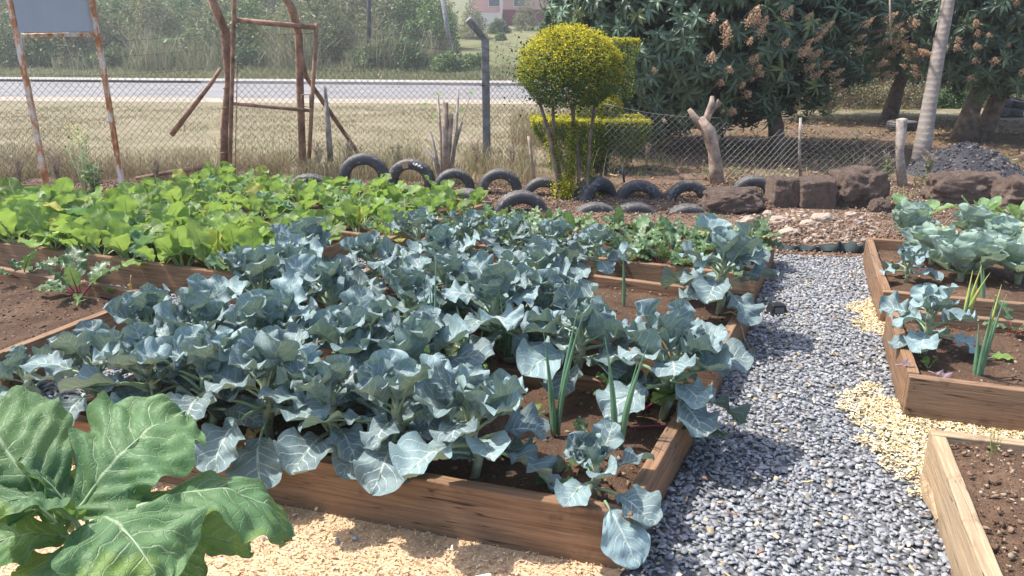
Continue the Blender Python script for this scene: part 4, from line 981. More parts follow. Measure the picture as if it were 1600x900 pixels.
# rusty sign frame
root = empty("sign_frame", (gp(78, 314).x, gp(78, 314).y, 0)); tag(root, "leaning rusty sign frame with a blank grey panel between two legs", "sign frame"); rx, ry = root.location.x, root.location.y
e1 = gp(192, 298); zt = 2.9; Yr = ry
lx0 = at(15, 0, ry).x - rx; z0_ = at(15, 0, ry).z; rx1 = at(143, 0, e1.y).x - rx; z1_ = at(143, 0, e1.y).z
def legpt(side, z):
    if side == 0: return Vector((lx0 * z / z0_, 0, z))
    return Vector((e1.x - rx + (rx1 - (e1.x - rx)) * z / z1_, e1.y - ry, z))
for sd_ in (0, 1):
    s = MB(); a, b = legpt(sd_, -.05), legpt(sd_, zt); s.tube([a, (a + b) / 2 + Vector((.006, 0, 0)), b], .036, 4); o = s.build("leg", MT['rustpaint'], root, smooth=False); bevel(o, .004)
zb = at(88, 56, ry).z; a, b = legpt(0, zb), legpt(1, zb + .03)
for zz_ in (zb, zt - .05):
    s = MB(); s.tube([legpt(0, zz_), legpt(1, zz_ + .03)], .028, 4); o = s.build("crossbar", MT['rustpaint'], root, smooth=False); bevel(o, .004)
MT['panel'] = plain("faded_grey_panel", (.42, .45, .50), .6, .06, 2.5, .05)
s = MB(); q = [legpt(0, zb + .035) + Vector((.035, 0, 0)), legpt(1, zb + .06) - Vector((.035, 0, 0)), legpt(1, zt - .06) - Vector((.035, 0, 0)), legpt(0, zt - .08) + Vector((.035, 0, 0))]
V = [v + Vector((0, -.006, 0)) for v in q] + [v + Vector((0, .006, 0)) for v in q]
s.add(V, [(0, 1, 2, 3), (7, 6, 5, 4), (0, 4, 5, 1), (1, 5, 6, 2), (2, 6, 7, 3), (3, 7, 4, 0)]); s.build("panel", MT['panel'], root, smooth=False)

# ---------------------------------------------------------------- leaf clouds: topiary, mango, shrubs
def quadleaf(L, wd, fold=.25, droop=.0):
    V = [(0, 0, 0), (L * .5, -wd / 2, fold * wd), (L * .5, wd / 2, fold * wd), (L * .5, 0, -.0), (L, 0, -droop * L)]
    V[3] = (L * .5, 0, .08 * L * droop); return np.array(V), np.array([(0, 1, 3), (0, 3, 2), (1, 4, 3), (3, 4, 2)])
MT['leafy'] = tint_mat("small_leaves", .5, .28, spec=.35)
MT['bark'] = plain("brown_bark", (.13, .09, .07), .95, .4, 9, 1.0, c2=(.20, .15, .12))
def cloud(n, fn, temps, smin, smax, cols, name="crown", mat='leafy', parent=None, tilt=1.1, core=None):
    P = []; C = []
    while len(P) < n:
        r = fn()
        if r is None: continue
        P.append(r[0]); C.append(r[1])
    P = np.array(P, float); C = np.array(C, float) * RNG.uniform(.75, 1.25, (n, 1))
    v, f, c, _ = scatter(temps, P, rotmats(n, tilt), RNG.uniform(smin, smax, n), C)
    return obj(name, mesh(name, v, f, MT[mat], col=c), parent)
TL = [quadleaf(1, .6, .3), quadleaf(1, .5, .2, .3), quadleaf(.9, .65, .4)]
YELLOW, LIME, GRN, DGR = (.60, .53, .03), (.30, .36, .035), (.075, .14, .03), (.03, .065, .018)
def dome_fn(c, r, base=-.75, thick=.22):
    def f():
        d = Vector((random.gauss(0, 1), random.gauss(0, 1), random.gauss(0, 1))).normalized()
        if d.z < base: return None
        k = 1 - abs(random.gauss(0, thick * .5)); lump = 1 + .09 * fbm(d.x * 2.5 + c[0], d.y * 2.5, d.z * 2.5) + random.uniform(0, .03) + max(0, random.gauss(-.1, .08))
        p = (c[0] + d.x * r[0] * k * lump, c[1] + d.y * r[1] * k * lump, c[2] + d.z * r[2] * k * lump)
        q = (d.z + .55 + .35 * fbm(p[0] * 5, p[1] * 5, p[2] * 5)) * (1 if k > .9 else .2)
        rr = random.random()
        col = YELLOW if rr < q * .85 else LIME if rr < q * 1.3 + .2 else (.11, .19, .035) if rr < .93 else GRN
        return p, col
    return f
root = empty("topiary_bush", (gp(890, 312).x, 8.75, 0)); tag(root, "golden clipped ball topiary on several thin stems in the tyre row", "topiary"); tx = root.location.x
cc = at(891, 110, 8.75); rc = Vector((cc.x - tx, 0, cc.z + .02))
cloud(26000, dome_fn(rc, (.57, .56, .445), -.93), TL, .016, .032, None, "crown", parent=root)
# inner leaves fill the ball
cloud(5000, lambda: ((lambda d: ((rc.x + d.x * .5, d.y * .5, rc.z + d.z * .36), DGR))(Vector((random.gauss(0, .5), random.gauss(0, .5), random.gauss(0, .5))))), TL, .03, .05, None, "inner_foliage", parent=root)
stems = [((843, 160), (857, 205), (872, 290)), ((864, 165), (865, 215), (880, 305)), ((897, 165), (895, 230), (892, 305)), ((930, 160), (922, 215), (917, 305)), ((893, 165), (904, 250), (905, 305))]
for k, q in enumerate(stems):
    s = MB(); pts = [at(x, y, 8.75 + .06 * (k % 3 - 1)) for x, y in q]; pts.append(Vector((pts[-1].x, pts[-1].y, -.05)))
    s.tube([p_ - root.location for p_ in pts], [.018, .02, .024, .028], 7, jit=.1); s.build("stem", MT['bark'], root)
def cl_fn(pts, rad, ylw):
    def f():
        t = random.random() * (len(pts) - 1); i = int(t); u = t - i; p = Vector(pts[i]).lerp(Vector(pts[i + 1]), u)
        r = rad * (.55 + .45 * fbm(p.z * 8, p.x * 9, 1) + .2); d = Vector((random.gauss(0, 1), random.gauss(0, 1), random.gauss(0, .8))) * r * .5
        rr = random.random(); return tuple(p + d), (YELLOW if rr < ylw else LIME if rr < ylw + .35 else GRN)
    return f
for (q, n, rad, yq) in ((((858, 205), (864, 235), (870, 262)), 1800, .075, .35), (((897, 190), (894, 225), (892, 275)), 2000, .075, .3), (((922, 215), (919, 235), (920, 285)), 2100, .085, .25), (((885, 280), (882, 300), (885, 335)), 3600, .19, .6), (((925, 290), (937, 308), (937, 315)), 120, .05, .8)):
    pts = [tuple(at(x, y, 8.75) - root.location) for x, y in q]; cloud(n, cl_fn(pts, rad, yq), TL, .016, .034, None, "side_foliage", parent=root)
# second topiary behind the fence: flat tier, ball, upper tier
root = empty("tiered_topiary", (gp(945, 275).x, 10.9, 0)); tag(root, "clipped flat-topped golden shrub with tiers behind the fence", "topiary"); tx = root.location.x
T0 = at(919, 185, 10.9).z; hw = (1008 - 830) / 2 / FPX * 11 * .98; xc = at(919, 200, 10.9).x - tx
def flat_fn():
    z = random.random() ** .55 * T0
    top = random.random() < .42
    if top: z = T0 + random.gauss(0, .012)
    k = z / T0; w2 = hw * (.46 + .54 * min(1, k / .8))
    ctr = xc + (1 - k) * .12
    if top: a, b = random.uniform(-1, 1), random.uniform(-1, 1); p = (ctr + a * w2, b * .5, z)
    else:
        if random.random() < .75: p = (ctr + random.uniform(-1, 1) * w2, -.5 * (w2 / hw) + abs(random.gauss(0, .05)), z)
        else: p = (ctr + random.choice((-1, 1)) * (w2 - abs(random.gauss(0, .03))), random.uniform(-.5, .5) * w2 / hw, z)
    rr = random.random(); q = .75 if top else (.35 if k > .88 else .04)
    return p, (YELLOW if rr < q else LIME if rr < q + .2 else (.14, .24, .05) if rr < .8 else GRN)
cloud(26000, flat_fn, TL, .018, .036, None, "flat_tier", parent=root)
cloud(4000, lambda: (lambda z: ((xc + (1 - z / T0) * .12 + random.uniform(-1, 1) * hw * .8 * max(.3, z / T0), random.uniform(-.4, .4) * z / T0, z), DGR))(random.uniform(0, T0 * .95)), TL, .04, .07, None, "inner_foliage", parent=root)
c1 = at(935, 168, 10.9); cloud(7000, dome_fn((c1.x - tx, .05, c1.z), (.33, .3, .24), -.9), TL, .018, .034, None, "ball_tier", parent=root)
c2_ = at(966, 108, 10.9); 
def col_fn():
    a = random.uniform(0, 6.28); z = random.uniform(-.38, .38); top = random.random() < .25
    if top: z = .38 + random.gauss(0, .01); rr_ = random.random() ** .5
    else: rr_ = 1 - abs(random.gauss(0, .06))
    r_ = .23 * (1 + .25 * (z > .2)) * rr_
    p = (c2_.x - tx + math.cos(a) * r_, .05 + math.sin(a) * r_, c2_.z + z); x = random.random(); q = .7 if top else .12 + .3 * (z > .28)
    return p, (YELLOW if x < q else LIME if x < q + .2 else GRN)
cloud(6000, col_fn, TL, .018, .034, None, "upper_tier", parent=root)
s = MB(); s.tube([(.05, 0, -.05), (0, 0, .6), (c2_.x - tx, .05, c2_.z)], [.05, .04, .02], 8, jit=.1); s.build("trunk", MT['bark'], root)

# mango trees
def whorl(seed):
    r = random.Random(seed); V = []; F = []; n = 13
    for k in range(n):
        a = k * 2.39996 + r.uniform(-.3, .3); el = R(r.uniform(20, 60) - 75 * (k / n)); L = r.uniform(.75, 1.1); w_ = .105 * L * 2
        cx, sx = math.cos(a), math.sin(a); p = Vector((0, 0, .12 * k / n)); th = el; b = len(V)
        for i in range(5):
            u = i / 4; hw_ = [.10, .75, 1.0, .62, .03][i] * w_ / 2; side = Vector((-sx, cx, 0))
            V += [tuple(p - side * hw_ + Vector((0, 0, hw_ * .45))), tuple(p), tuple(p + side * hw_ + Vector((0, 0, hw_ * .45)))]
            th -= R(r.uniform(9, 20)); p = p + Vector((cx * math.cos(th), sx * math.cos(th), math.sin(th))) * L / 4
        for i in range(4):
            q = b + i * 3; F += [(q, q + 3, q + 4, q + 1), (q + 1, q + 4, q + 5, q + 2)]
    return np.array(V), np.array(F)
WH = [whorl(s) for s in range(6)]
MT['mango'] = tint_mat("mango_leaves", .42, .28, spec=.5)
MT['flower'] = plain("mango_blossom", (.46, .25, .15), .8, .3, 25, .4, c2=(.62, .42, .26))
def panicle(seed):
    r = np.random.default_rng(seed); P = []; S = []
    for k in range(95):
        z = r.random() ** .8; a = r.uniform(0, 6.28); rad = .42 * (1 - z) ** .8 * r.uniform(.3, 1); P.append((math.cos(a) * rad, math.sin(a) * rad, z - .25 * rad)); S.append(r.uniform(.022, .05))
    v, f, _, _ = scatter(CLODS, np.array(P), rotmats(len(P), 1), np.array(S)); s = MB(); s.tube([(0, 0, -.15), (0, 0, 1)], [.022, .008], 5)
    for k in range(12):
        a = k * 2.4; z = k / 14; s.tube([(0, 0, z), (math.cos(a) * .36 * (1 - z), math.sin(a) * .36 * (1 - z), z + .05)], .008, 3)
    o = len(v); v = np.concatenate([v, np.array([tuple(q) for q in s.v])]); return mesh("flower_panicle", v, [tuple(x) for x in f] + [tuple(i + o for i in q) for q in s.f], MT['flower'])
PAN = [panicle(i) for i in range(4)]
def mango(base, cen, rad, n, npan, label, seed, trunks, zmin):
    random.seed(seed); root = empty("mango_tree", (base[0], base[1], 0)); tag(root, label, "mango tree", "flowering mango trees"); rl = root.location
    def surf(kmin=.0):
        d = Vector((random.gauss(0, 1), random.gauss(0, 1), random.gauss(0, 1))).normalized()
        lump = 1 + .16 * fbm(d.x * 1.8 + seed, d.y * 1.8, d.z * 1.8) + .08 * fbm(d.x * 5 + seed, d.y * 5, d.z * 5)
        return d, lump
    P = []; Z = []; C = []
    while len(P) < n:
        d, lump = surf(); k = lump * (1 - abs(random.gauss(0, .13)))
        p = Vector((cen[0] + d.x * rad[0] * k, cen[1] + d.y * rad[1] * k, cen[2] + d.z * rad[2] * k))
        hem = zmin + .35 * fbm(p.x * 1.1, p.y * 1.1, seed) + .12 * random.random()
        if p.z < hem: 
            if random.random() < .5: p.z = hem + random.random() * .15
            else: continue
        P.append(p - rl); Z.append((d + Vector((0, 0, .55))).normalized())
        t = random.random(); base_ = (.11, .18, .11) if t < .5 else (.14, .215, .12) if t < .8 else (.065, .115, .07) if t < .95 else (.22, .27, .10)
        C.append(base_)
    P = np.array([tuple(p) for p in P]); n_ = len(P)
    Rm_ = np.array([np.array((z_.to_track_quat('Z', 'X').to_matrix() @ Matrix.Rotation(random.uniform(0, 6.28), 3, 'Z'))) for z_ in Z])
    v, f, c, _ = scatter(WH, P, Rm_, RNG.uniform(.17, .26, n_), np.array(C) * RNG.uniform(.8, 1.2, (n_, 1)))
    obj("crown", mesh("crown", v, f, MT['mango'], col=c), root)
    # inner shoots fill the crown; a darker tint puts inner shade in their colour
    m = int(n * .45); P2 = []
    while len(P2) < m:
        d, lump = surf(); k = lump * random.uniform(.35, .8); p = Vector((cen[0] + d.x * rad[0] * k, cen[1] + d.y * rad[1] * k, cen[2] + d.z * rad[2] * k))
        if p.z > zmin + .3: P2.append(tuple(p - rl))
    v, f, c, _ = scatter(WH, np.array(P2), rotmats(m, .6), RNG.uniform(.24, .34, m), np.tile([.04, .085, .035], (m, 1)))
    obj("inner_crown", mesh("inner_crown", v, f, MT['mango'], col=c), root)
    for q in trunks:
        s = MB(); s.tube([Vector(a[:3]) - rl for a in q], [a[3] for a in q], 10, jit=.1); s.build("trunk", MT['bark'], root)
    for k in range(7):
        a = k * .9 + seed; s = MB(); t = Vector(trunks[k % len(trunks)][-1][:3]) - rl
        s.tube([t - Vector((0, 0, .2)), t + Vector((math.cos(a) * rad[0] * .35, math.sin(a) * rad[1] * .35, .5)), t + Vector((math.cos(a) * rad[0] * .75, math.sin(a) * rad[1] * .75, .9 + .3 * math.sin(k)))], [.07, .05, .02], 6, jit=.1); s.build("limb", MT['bark'], root)
    k = 0
    while k < npan:
        d, lump = surf()
        if d.y > .1 or d.z < -.75: continue
        p = Vector((cen[0] + d.x * rad[0] * lump * 1.0, cen[1] + d.y * rad[1] * lump * 1.0, cen[2] + d.z * rad[2] * lump * 1.0))
        if p.z < zmin + .25 or (p.z > 1.9 + (cen[1] - 11) * .075 and random.random() < .93): continue
        # most blossom sits on the sunny right-hand and upper side
        if fbm(p.x * .8, p.y * .8, p.z * .8 + seed) < -.3 and random.random() < .6: continue
        if seed == 1 and d.x < -.15 and random.random() < .75: continue
        o = bpy.data.objects.new("flower_panicle", PAN[k % 4]); COL.objects.link(o); o.parent = root; o.location = p - rl + d * .13
        o.rotation_euler = (d + Vector((0, 0, .9))).to_track_quat('Z', 'X').to_euler(); s_ = random.uniform(.12, .23); o.scale = (s_ * 1.15, s_ * 1.15, s_); k += 1
    return root
mango((3.5, 13.6), (3.2, 13.5, 2.45), (2.75, 2.35, 2.3), 3000, 100, "large dark mango tree with dusky pink blossom directly behind the topiary", 1,
      [[(3.5, 13.6, -.1, .2), (3.45, 13.6, .5, .16), (3.3, 13.5, 1.2, .12)], [(4.5, 13.2, -.1, .16), (4.45, 13.3, .4, .13), (4.2, 13.4, 1.3, .1)]], .42)
mango((gp(1372, 184).x, 19.4), (9.0, 19.4, 3.3), (3.9, 2.6, 2.9), 2200, 90, "mango tree farthest back, with a thin trunk visible between the two others", 2,
      [[(gp(1372, 184).x, 19.4, -.1, .22), (9.35, 19.4, .7, .15), (9.6, 19.4, 1.6, .12)]], 1.0)
mango((8.6, 14.9), (9.15, 14.9, 2.9), (2.45, 2.0, 2.4), 2200, 98, "mango tree at the right edge, thickly covered in orange-pink blossom, forked trunks", 3,
      [[(8.45, 14.8, -.1, .20), (8.6, 14.8, .6, .16), (8.9, 14.9, 1.5, .13)], [(8.95, 15.0, -.1, .17), (9.15, 15.0, .7, .15), (9.5, 15.0, 1.6, .12)]], .95)
random.seed(99)
# leaning pale palm trunk
M = NT("palm_bark"); z = M.n("SeparateXYZ", {0: M.n("TexCoord").outputs["Object"]}).outputs[2]
rg = M.ma('SINE', M.ma('ADD', M.ma('MULTIPLY', z, 75.0), M.ma('MULTIPLY', M.noise(M.coord("Object"), 6, 3), 5.0)))
c = M.mix(M.mr(rg, .5, 1.0, 0, .3), M.ramp(M.noise(M.coord("Object"), 5, 6, .7), [(.3, (.22, .18, .155)), (.7, (.38, .33, .29))]), (.15, .12, .10))
M.set(Base_Color=c, Roughness=.9); M.bump(M.ma('ADD', M.ma('MULTIPLY', rg, .5), M.noise(M.coord("Object"), 40, 4)), .4, .008); MT['palm'] = M.m
Yt = 10.9; root = empty("palm_tree", (at(1436, 238, Yt).x, Yt, 0)); tag(root, "smooth pale ringed palm trunk leaning right behind the earth blocks", "palm tree")
s = MB(); q = [(1438, 245, .13), (1444, 215, .112), (1453, 160, .098), (1465, 90, .09), (1477, 30, .085), (1485, -20, .082)]
pts = [at(x, y, Yt + .1 * i) - root.location for i, (x, y, _) in enumerate(q)]; rr_ = [r for *_, r in q]
d_ = (pts[-1] - pts[-2]).normalized(); pts += [pts[-1] + d_ * 1.2, pts[-1] + d_ * 2.6]; rr_ += [.10, .09]; pts[0].z = -.1
s.tube(pts, rr_, 16, jit=.02); s.build("trunk", MT['palm'], root)
# palm crown, above the picture
tp = pts[-1]
for k in range(14):
    a = k * 2.4; s = MB(); mid = []
    for i in range(9):
        u = i / 8; mid.append(tp + Vector((math.cos(a) * 2.4 * u, math.sin(a) * 2.4 * u, 1.0 * math.sin(u * 2.2) * (1 - .35 * (k % 3)) - 1.3 * u * u)))
    s.tube(mid, [.02 * (1 - i / 9) + .004 for i in range(9)], 4)
    for i in range(1, 9):
        for sg in (-1, 1):
            for h in (0, .5):
                p = mid[i - 1].lerp(mid[i], h); sd2 = Vector((-math.sin(a), math.cos(a), -.5)) * sg * .5; t_ = Vector((math.cos(a), math.sin(a), 0)) * .03
                s.add([p - t_, p + t_, p + sd2 + t_ * 3], [(0, 1, 2)])
    s.build("frond", MT['leafyp'] if 'leafyp' in MT else MT.setdefault('leafyp', plain("palm_frond", (.07, .12, .04), .5, .2, 5, 0)), root)

# dark mound and dirt
def mound(name, x0, x1, top, Yc, dy, label, mat, seed):
    a, b = at(x0, 260, Yc), at(x1, 260, Yc); h = at((x0 + x1) / 2, top, Yc).z; cx = (a.x + b.x) / 2; rx_ = (b.x - a.x) / 2; V = []; n = 60
    for j in range(n):
        for i in range(n):
            u, v = i / (n - 1) * 2 - 1, j / (n - 1) * 2 - 1; r = min(1, math.hypot(u, v)); z = h * (1 - r ** 1.5) * (1 + .12 * fbm(u * 3, v * 3, seed)) + .04 * fbm(u * 14, v * 14, seed) - .05 * (r >= 1) - .02
            V.append((u * rx_, v * dy, z))
    i = np.arange(n - 1)[None, :] + np.arange(n - 1)[:, None] * n; F = np.stack([i, i + 1, i + n + 1, i + n], -1).reshape(-1, 4)
    o = obj(name, mesh(name, V, F, mat, smooth=True), loc=(cx, Yc, 0)); tag(o, label, "mound"); return o
MT['char'] = soil_mat("dark_ash_soil", (.045, .045, .055), (.08, .078, .088), (.15, .14, .14), 1.0)
mound("ash_mound", 1415, 1600, 222, 10.5, .8, "dark grey heap of ashy soil behind the earth blocks", MT['char'], 4)
mc = gp(1508, 262)
P = np.stack([RNG.uniform(5.4, 7.6, 5000), RNG.uniform(9.8, 11.4, 5000), np.zeros(5000)], 1)
dg = bpy.context.evaluated_depsgraph_get(); dg.update(); mo = [o for o in COL.objects if o.name == "ash_mound"][0]
keep_ = []
for p in P:
    hit, loc, _, _ = mo.ray_cast(Vector((p[0], p[1], 3)) - mo.location, Vector((0, 0, -1)))
    if hit and loc.z > .02: keep_.append(tuple(loc))
if keep_:
    v, f, c, _ = scatter(CLODS, np.array(keep_), rotmats(len(keep_), .8), .006 + .03 * RNG.power(.25, len(keep_)), np.array([(.07, .07, .08), (.12, .12, .13), (.2, .17, .15), (.05, .05, .06)])[RNG.integers(0, 4, len(keep_))])
    o = obj("ash_lumps", mesh("ash_lumps", v, f, MT['clod'], col=c), mo); o["kind"] = "stuff"
n = 26000; P = np.stack([RNG.uniform(.5, 12, n), RNG.uniform(9.6, 19, n), RNG.uniform(.012, .03, n)], 1); P = P[RNG.random(n) < np.clip(.5 + 1.2 * vnoise(P, .8, 12.0), .05, 1)]
P[:, 2] += [hz(p[0], p[1]) for p in P]
v, f, c, _ = scatter(FL, P, rotmats(len(P), .5), RNG.uniform(.012, .045, len(P)), np.array([(.20, .12, .075), (.30, .19, .11), (.12, .08, .055), (.40, .29, .18), (.16, .17, .07)])[RNG.integers(0, 5, len(P))] * RNG.uniform(.7, 1.2, (len(P), 1)))
o = obj("leaf_litter", mesh("leaf_litter", v, f, MT['flake'], col=c)); tag(o, kind="stuff")
# tyre pile and red posts far right
for k, (x, y, z, rot, lb) in enumerate([(1558, 182, .1, 0, "lowest tyre of the far pile under the right mango"), (1577, 184, .1, .1, "tyre lying beside the far pile, nearer the right edge"), (1560, 172, .32, .1, "upper tyre of the far pile"), (1590, 176, .3, -.1, "tyre leaning on the far pile at the right edge"), (1412, 180, .12, 0, "lone tyre lying flat behind the rough wooden post")]):
    Y5 = 20.5 if k < 4 else 16.5; p = at(x, y, Y5); o = obj("tyre", TY[k % 3], loc=(p.x, Y5, z), rot=(R(90) + rot, rot, k)); tag(o, lb, "tyre", "tyres lying far back")
MT['red'] = plain("red_paint", (.55, .07, .045), .6, .2, 6, .1)
for k, (x, y0, y1, lb) in enumerate([(1397, 175, 150, "short red stake behind the middle mango trunk"), (1545, 176, 154, "left one of the red stakes beside the tyre pile"), (1551, 172, 152, "right one of the red stakes beside the tyre pile")]):
    stick("red_stake", [P3(x, y0, 21), P3(x + 2, y1, 21)], .035, 'red', lb, "stake", "red stakes", jit=0)
# fibreless cord hanging in the tree
stick("twine", [P3(1390, -20, 11), P3(1391, 30, 11), P3(1392, 70, 11)], .012, 'deadwood', "pale dangling cord in front of the middle mango tree", "twine")

# ---------------------------------------------------------------- house, bank growth
MT['pink'] = plain("pink_render", (.62, .38, .34), .9, .06, 2, .1); MT['maroon'] = plain("maroon_band", (.22, .05, .07), .9, .1, 2, .1)
MT['glass'] = plain("dark_window", (.10, .12, .14), .15, .1, 1, 0); MT['cream'] = plain("cream_trim", (.70, .62, .55), .8, .05, 2, 0); MT['roof'] = plain("roof_sheet", (.30, .13, .10), .6, .15, 3, .1)
Yh = 82; pL = at(735, 34, Yh); zb = hz(pL.x + 3, Yh) ; zb = pL.z - .1
root = empty("pink_house", (pL.x, Yh, zb)); tag(root, "pink house with a maroon lower wall on the hill beyond the road", "house")
s = MB(); s.box(0, 16, 0, 8, -.8, 3.4); s.build("wall", MT['pink'], root, smooth=False)
s = MB(); s.box(3.2, 16.03, -.04, .0, -.8, 1.25); s.box(-.04, 3.2, -.04, 0, -.8, .35); s.build("base_band", MT['maroon'], root, smooth=False)
s = MB(); s.box(-.2, 3.2, -1.6, -.1, -.6, .9); s.build("porch_wall", MT['cream'], root, smooth=False)
s = MB(); s.add([(-.7, -.8, 3.4), (16.7, -.8, 3.4), (16.7, 8.8, 3.4), (-.7, 8.8, 3.4), (2, 4, 5.4), (14, 4, 5.4)], [(0, 1, 5, 4), (1, 2, 5), (2, 3, 4, 5), (3, 0, 4), (0, 3, 2, 1)]); s.build("roof", MT['roof'], root, smooth=False)
for x in (1.8, 4.3, 8.0, 12.0):
    s = MB(); s.box(x, x + 1.2, -.06, -.01, 1.5, 2.6); f = s.build("window_frame", MT['cream'], root, smooth=False); s = MB(); s.box(x + .08, x + 1.12, -.09, -.065, 1.58, 2.52); s.build("pane", MT['glass'], f, smooth=False)
for x in (.0, 3.0):
    s = MB(); s.box(x, x + .25, -1.6, -1.35, .9, 3.38); s.build("porch_post", MT['cream'], root, smooth=False)

def blades(n, P, h, wd, lean, cols, name, kind="stuff", mat='leafy'):
    V = np.zeros((n, 7, 3)); a = RNG.uniform(0, 2 * np.pi, n); la = RNG.uniform(0, 2 * np.pi, n); h = np.broadcast_to(h, n); wd = np.broadcast_to(wd, n); ln = np.abs(RNG.normal(0, lean, n)) * h
    for k, t in enumerate((0, .4, .75)):
        for j, sg in enumerate((-1, 1)):
            V[:, k * 2 + j, 0] = P[:, 0] + np.cos(la) * ln * t ** 2 + sg * np.cos(a) * wd * (1 - t * .5) / 2
            V[:, k * 2 + j, 1] = P[:, 1] + np.sin(la) * ln * t ** 2 + sg * np.sin(a) * wd * (1 - t * .5) / 2
            V[:, k * 2 + j, 2] = P[:, 2] + h * t
    V[:, 6, 0] = P[:, 0] + np.cos(la) * ln; V[:, 6, 1] = P[:, 1] + np.sin(la) * ln; V[:, 6, 2] = P[:, 2] + h * (1 - .3 * np.clip(ln / h, 0, 1))
    b = (np.arange(n) * 7)[:, None]; F = np.concatenate([np.stack([b[:, 0] + i for i in q], 1) for q in ((0, 1, 3), (0, 3, 2), (2, 3, 5), (2, 5, 4), (4, 5, 6))])
    ci = RNG.integers(0, len(cols), n); C = np.repeat(np.array(cols)[ci] * RNG.uniform(.75, 1.25, (n, 1)), 7, 0)
    o = obj(name, mesh(name, V.reshape(-1, 3), F, MT[mat], col=C)); tag(o, kind=kind); return o
def area(n, x0, x1, y0, y1, sel=None):
    P = np.stack([RNG.uniform(x0, x1, n), RNG.uniform(y0, y1, n), np.zeros(n)], 1)
    if sel is not None: P = P[sel(P)]
    P[:, 2] = [hz(p[0], p[1]) for p in P]; return P
def clumpy(scale, thr, seed): return lambda P: vnoise(P, scale, seed, 3) > thr + RNG.normal(0, .12, len(P))
DRY = [(.42, .33, .20), (.34, .26, .16), (.50, .41, .27), (.27, .22, .12), (.22, .24, .09)]
P = area(60000, -9, 6.2, 9.7, 11.6, clumpy(1.6, .02, 3.0)); P = P[(P[:, 0] < 1.4) | (RNG.random(len(P)) < .05)]
P = P[(P[:, 0] < .3) | (RNG.random(len(P)) < .10)]
P = P[(P[:, 0] < -3.9) | (P[:, 0] > -2.8) | (P[:, 1] > 10.4)]
blades(len(P), P, RNG.uniform(.06, .34, len(P)) * (1 + .5 * RNG.random(len(P)) ** 4), .0065, .55, DRY, "fence_grass")
P = area(70000, -14, 12, 11.2, 24, clumpy(.55, -.05, 5.0)); P = P[(P[:, 0] < 1.2) | (P[:, 1] > 19) | (RNG.random(len(P)) < .08)]; blades(len(P), P, RNG.uniform(.02, .075, len(P)), .012, .6, DRY + [(.24, .25, .10)], "lawn_grass")
P = area(7000, -5, 6, 8.6, 13.5, clumpy(1.2, .12, 7.0)); blades(len(P), P, RNG.uniform(.03, .14, len(P)), .009, .6, [(.12, .19, .05), (.2, .26, .08), (.3, .28, .13)], "green_weeds")
P = area(26000, -5, 3, 12.5, 18, lambda P: (P[:, 0] > 0) & (P[:, 0] < 2.8)); P = P[P[:, 1] > 13.5]; blades(len(P), P, RNG.uniform(.1, .5, len(P)), .010, .5, DRY, "tall_dry_grass")
P = area(52000, -36, 8, 45.5, 60, lambda P: (vnoise(P, .22, 2.0) > -.12) & (P[:, 0] < -3.0 - .1 * (P[:, 1] - 45)))
P = P[P[:, 1] > 41.5 - .2 * P[:, 0] + 1.5]
BANK = [(.30, .27, .16), (.37, .32, .22), (.24, .25, .12), (.19, .23, .10), (.44, .38, .27), (.16, .20, .09)]
blades(len(P), P, RNG.uniform(.5, 2.6, len(P)) * np.clip(.75 + 1.5 * vnoise(P, .35, 6.0), .25, 1.6), RNG.uniform(.012, .045, len(P)), .5, BANK, "bank_tall_grass")
P = area(60000, -40, 14, 39.5, 50, lambda P: P[:, 1] > 40.2 - .2 * np.minimum(P[:, 0], 0)); P = P[P[:, 1] < 46 - .2 * np.minimum(P[:, 0], 0)]
blades(len(P), P, RNG.uniform(.10, .45, len(P)), RNG.uniform(.02, .05, len(P)), .5, [(.22, .24, .10), (.30, .29, .14), (.38, .34, .2), (.16, .2, .08)], "verge_grass")
# bushes on the bank: four kinds, copied
def bush_mesh(seed, hgt, wid, cols, n=3000, lsz=(.12, .26)):
    random.seed(seed); P = []; C = []
    for k in range(n):
        d = Vector((random.gauss(0, 1), random.gauss(0, 1), abs(random.gauss(0, 1)))).normalized(); kk = (1 - abs(random.gauss(0, .22))) * (1 + .35 * fbm(d.x * 2 + seed, d.y * 2, d.z * 2.5))
        P.append((d.x * wid / 2 * kk, d.y * wid / 2 * kk, d.z * hgt * kk)); C.append(cols[int(random.random() * len(cols))])
    v, f, c, _ = scatter(TL, np.array(P), rotmats(n, 1.1), RNG.uniform(*lsz, n), np.array(C) * RNG.uniform(.7, 1.3, (n, 1))); return mesh("crown", v, f, MT['leafy'], col=c)
G1 = [(.10, .17, .06), (.14, .22, .08), (.07, .12, .05)]; G2 = [(.17, .26, .09), (.22, .32, .11), (.12, .18, .07)]; G3 = [(.24, .25, .12), (.30, .28, .16), (.16, .2, .08)]
BM_ = [bush_mesh(1, 1.6, 2.6, G1), bush_mesh(2, 2.4, 3.0, G1 + G3), bush_mesh(3, 3.2, 3.0, G2), bush_mesh(4, 1.2, 2.0, G2), bush_mesh(5, 3.6, 3.4, G3), bush_mesh(6, 3.4, 4.4, [(.30, .25, .15), (.24, .22, .11), (.36, .31, .2)]), bush_mesh(7, 3.0, 4.4, [(.16, .19, .09), (.27, .25, .13), (.12, .15, .07)])]
trunkm = MB(); 
for k in range(6): trunkm.tube([(0, 0, -.2), (math.cos(k) * .3, math.sin(k) * .3, 1.0), (math.cos(k) * .9, math.sin(k) * .9, 1.9)], [.05, .04, .015], 5)
TRM = mesh("trunk", trunkm.v, trunkm.f, MT['bark'])
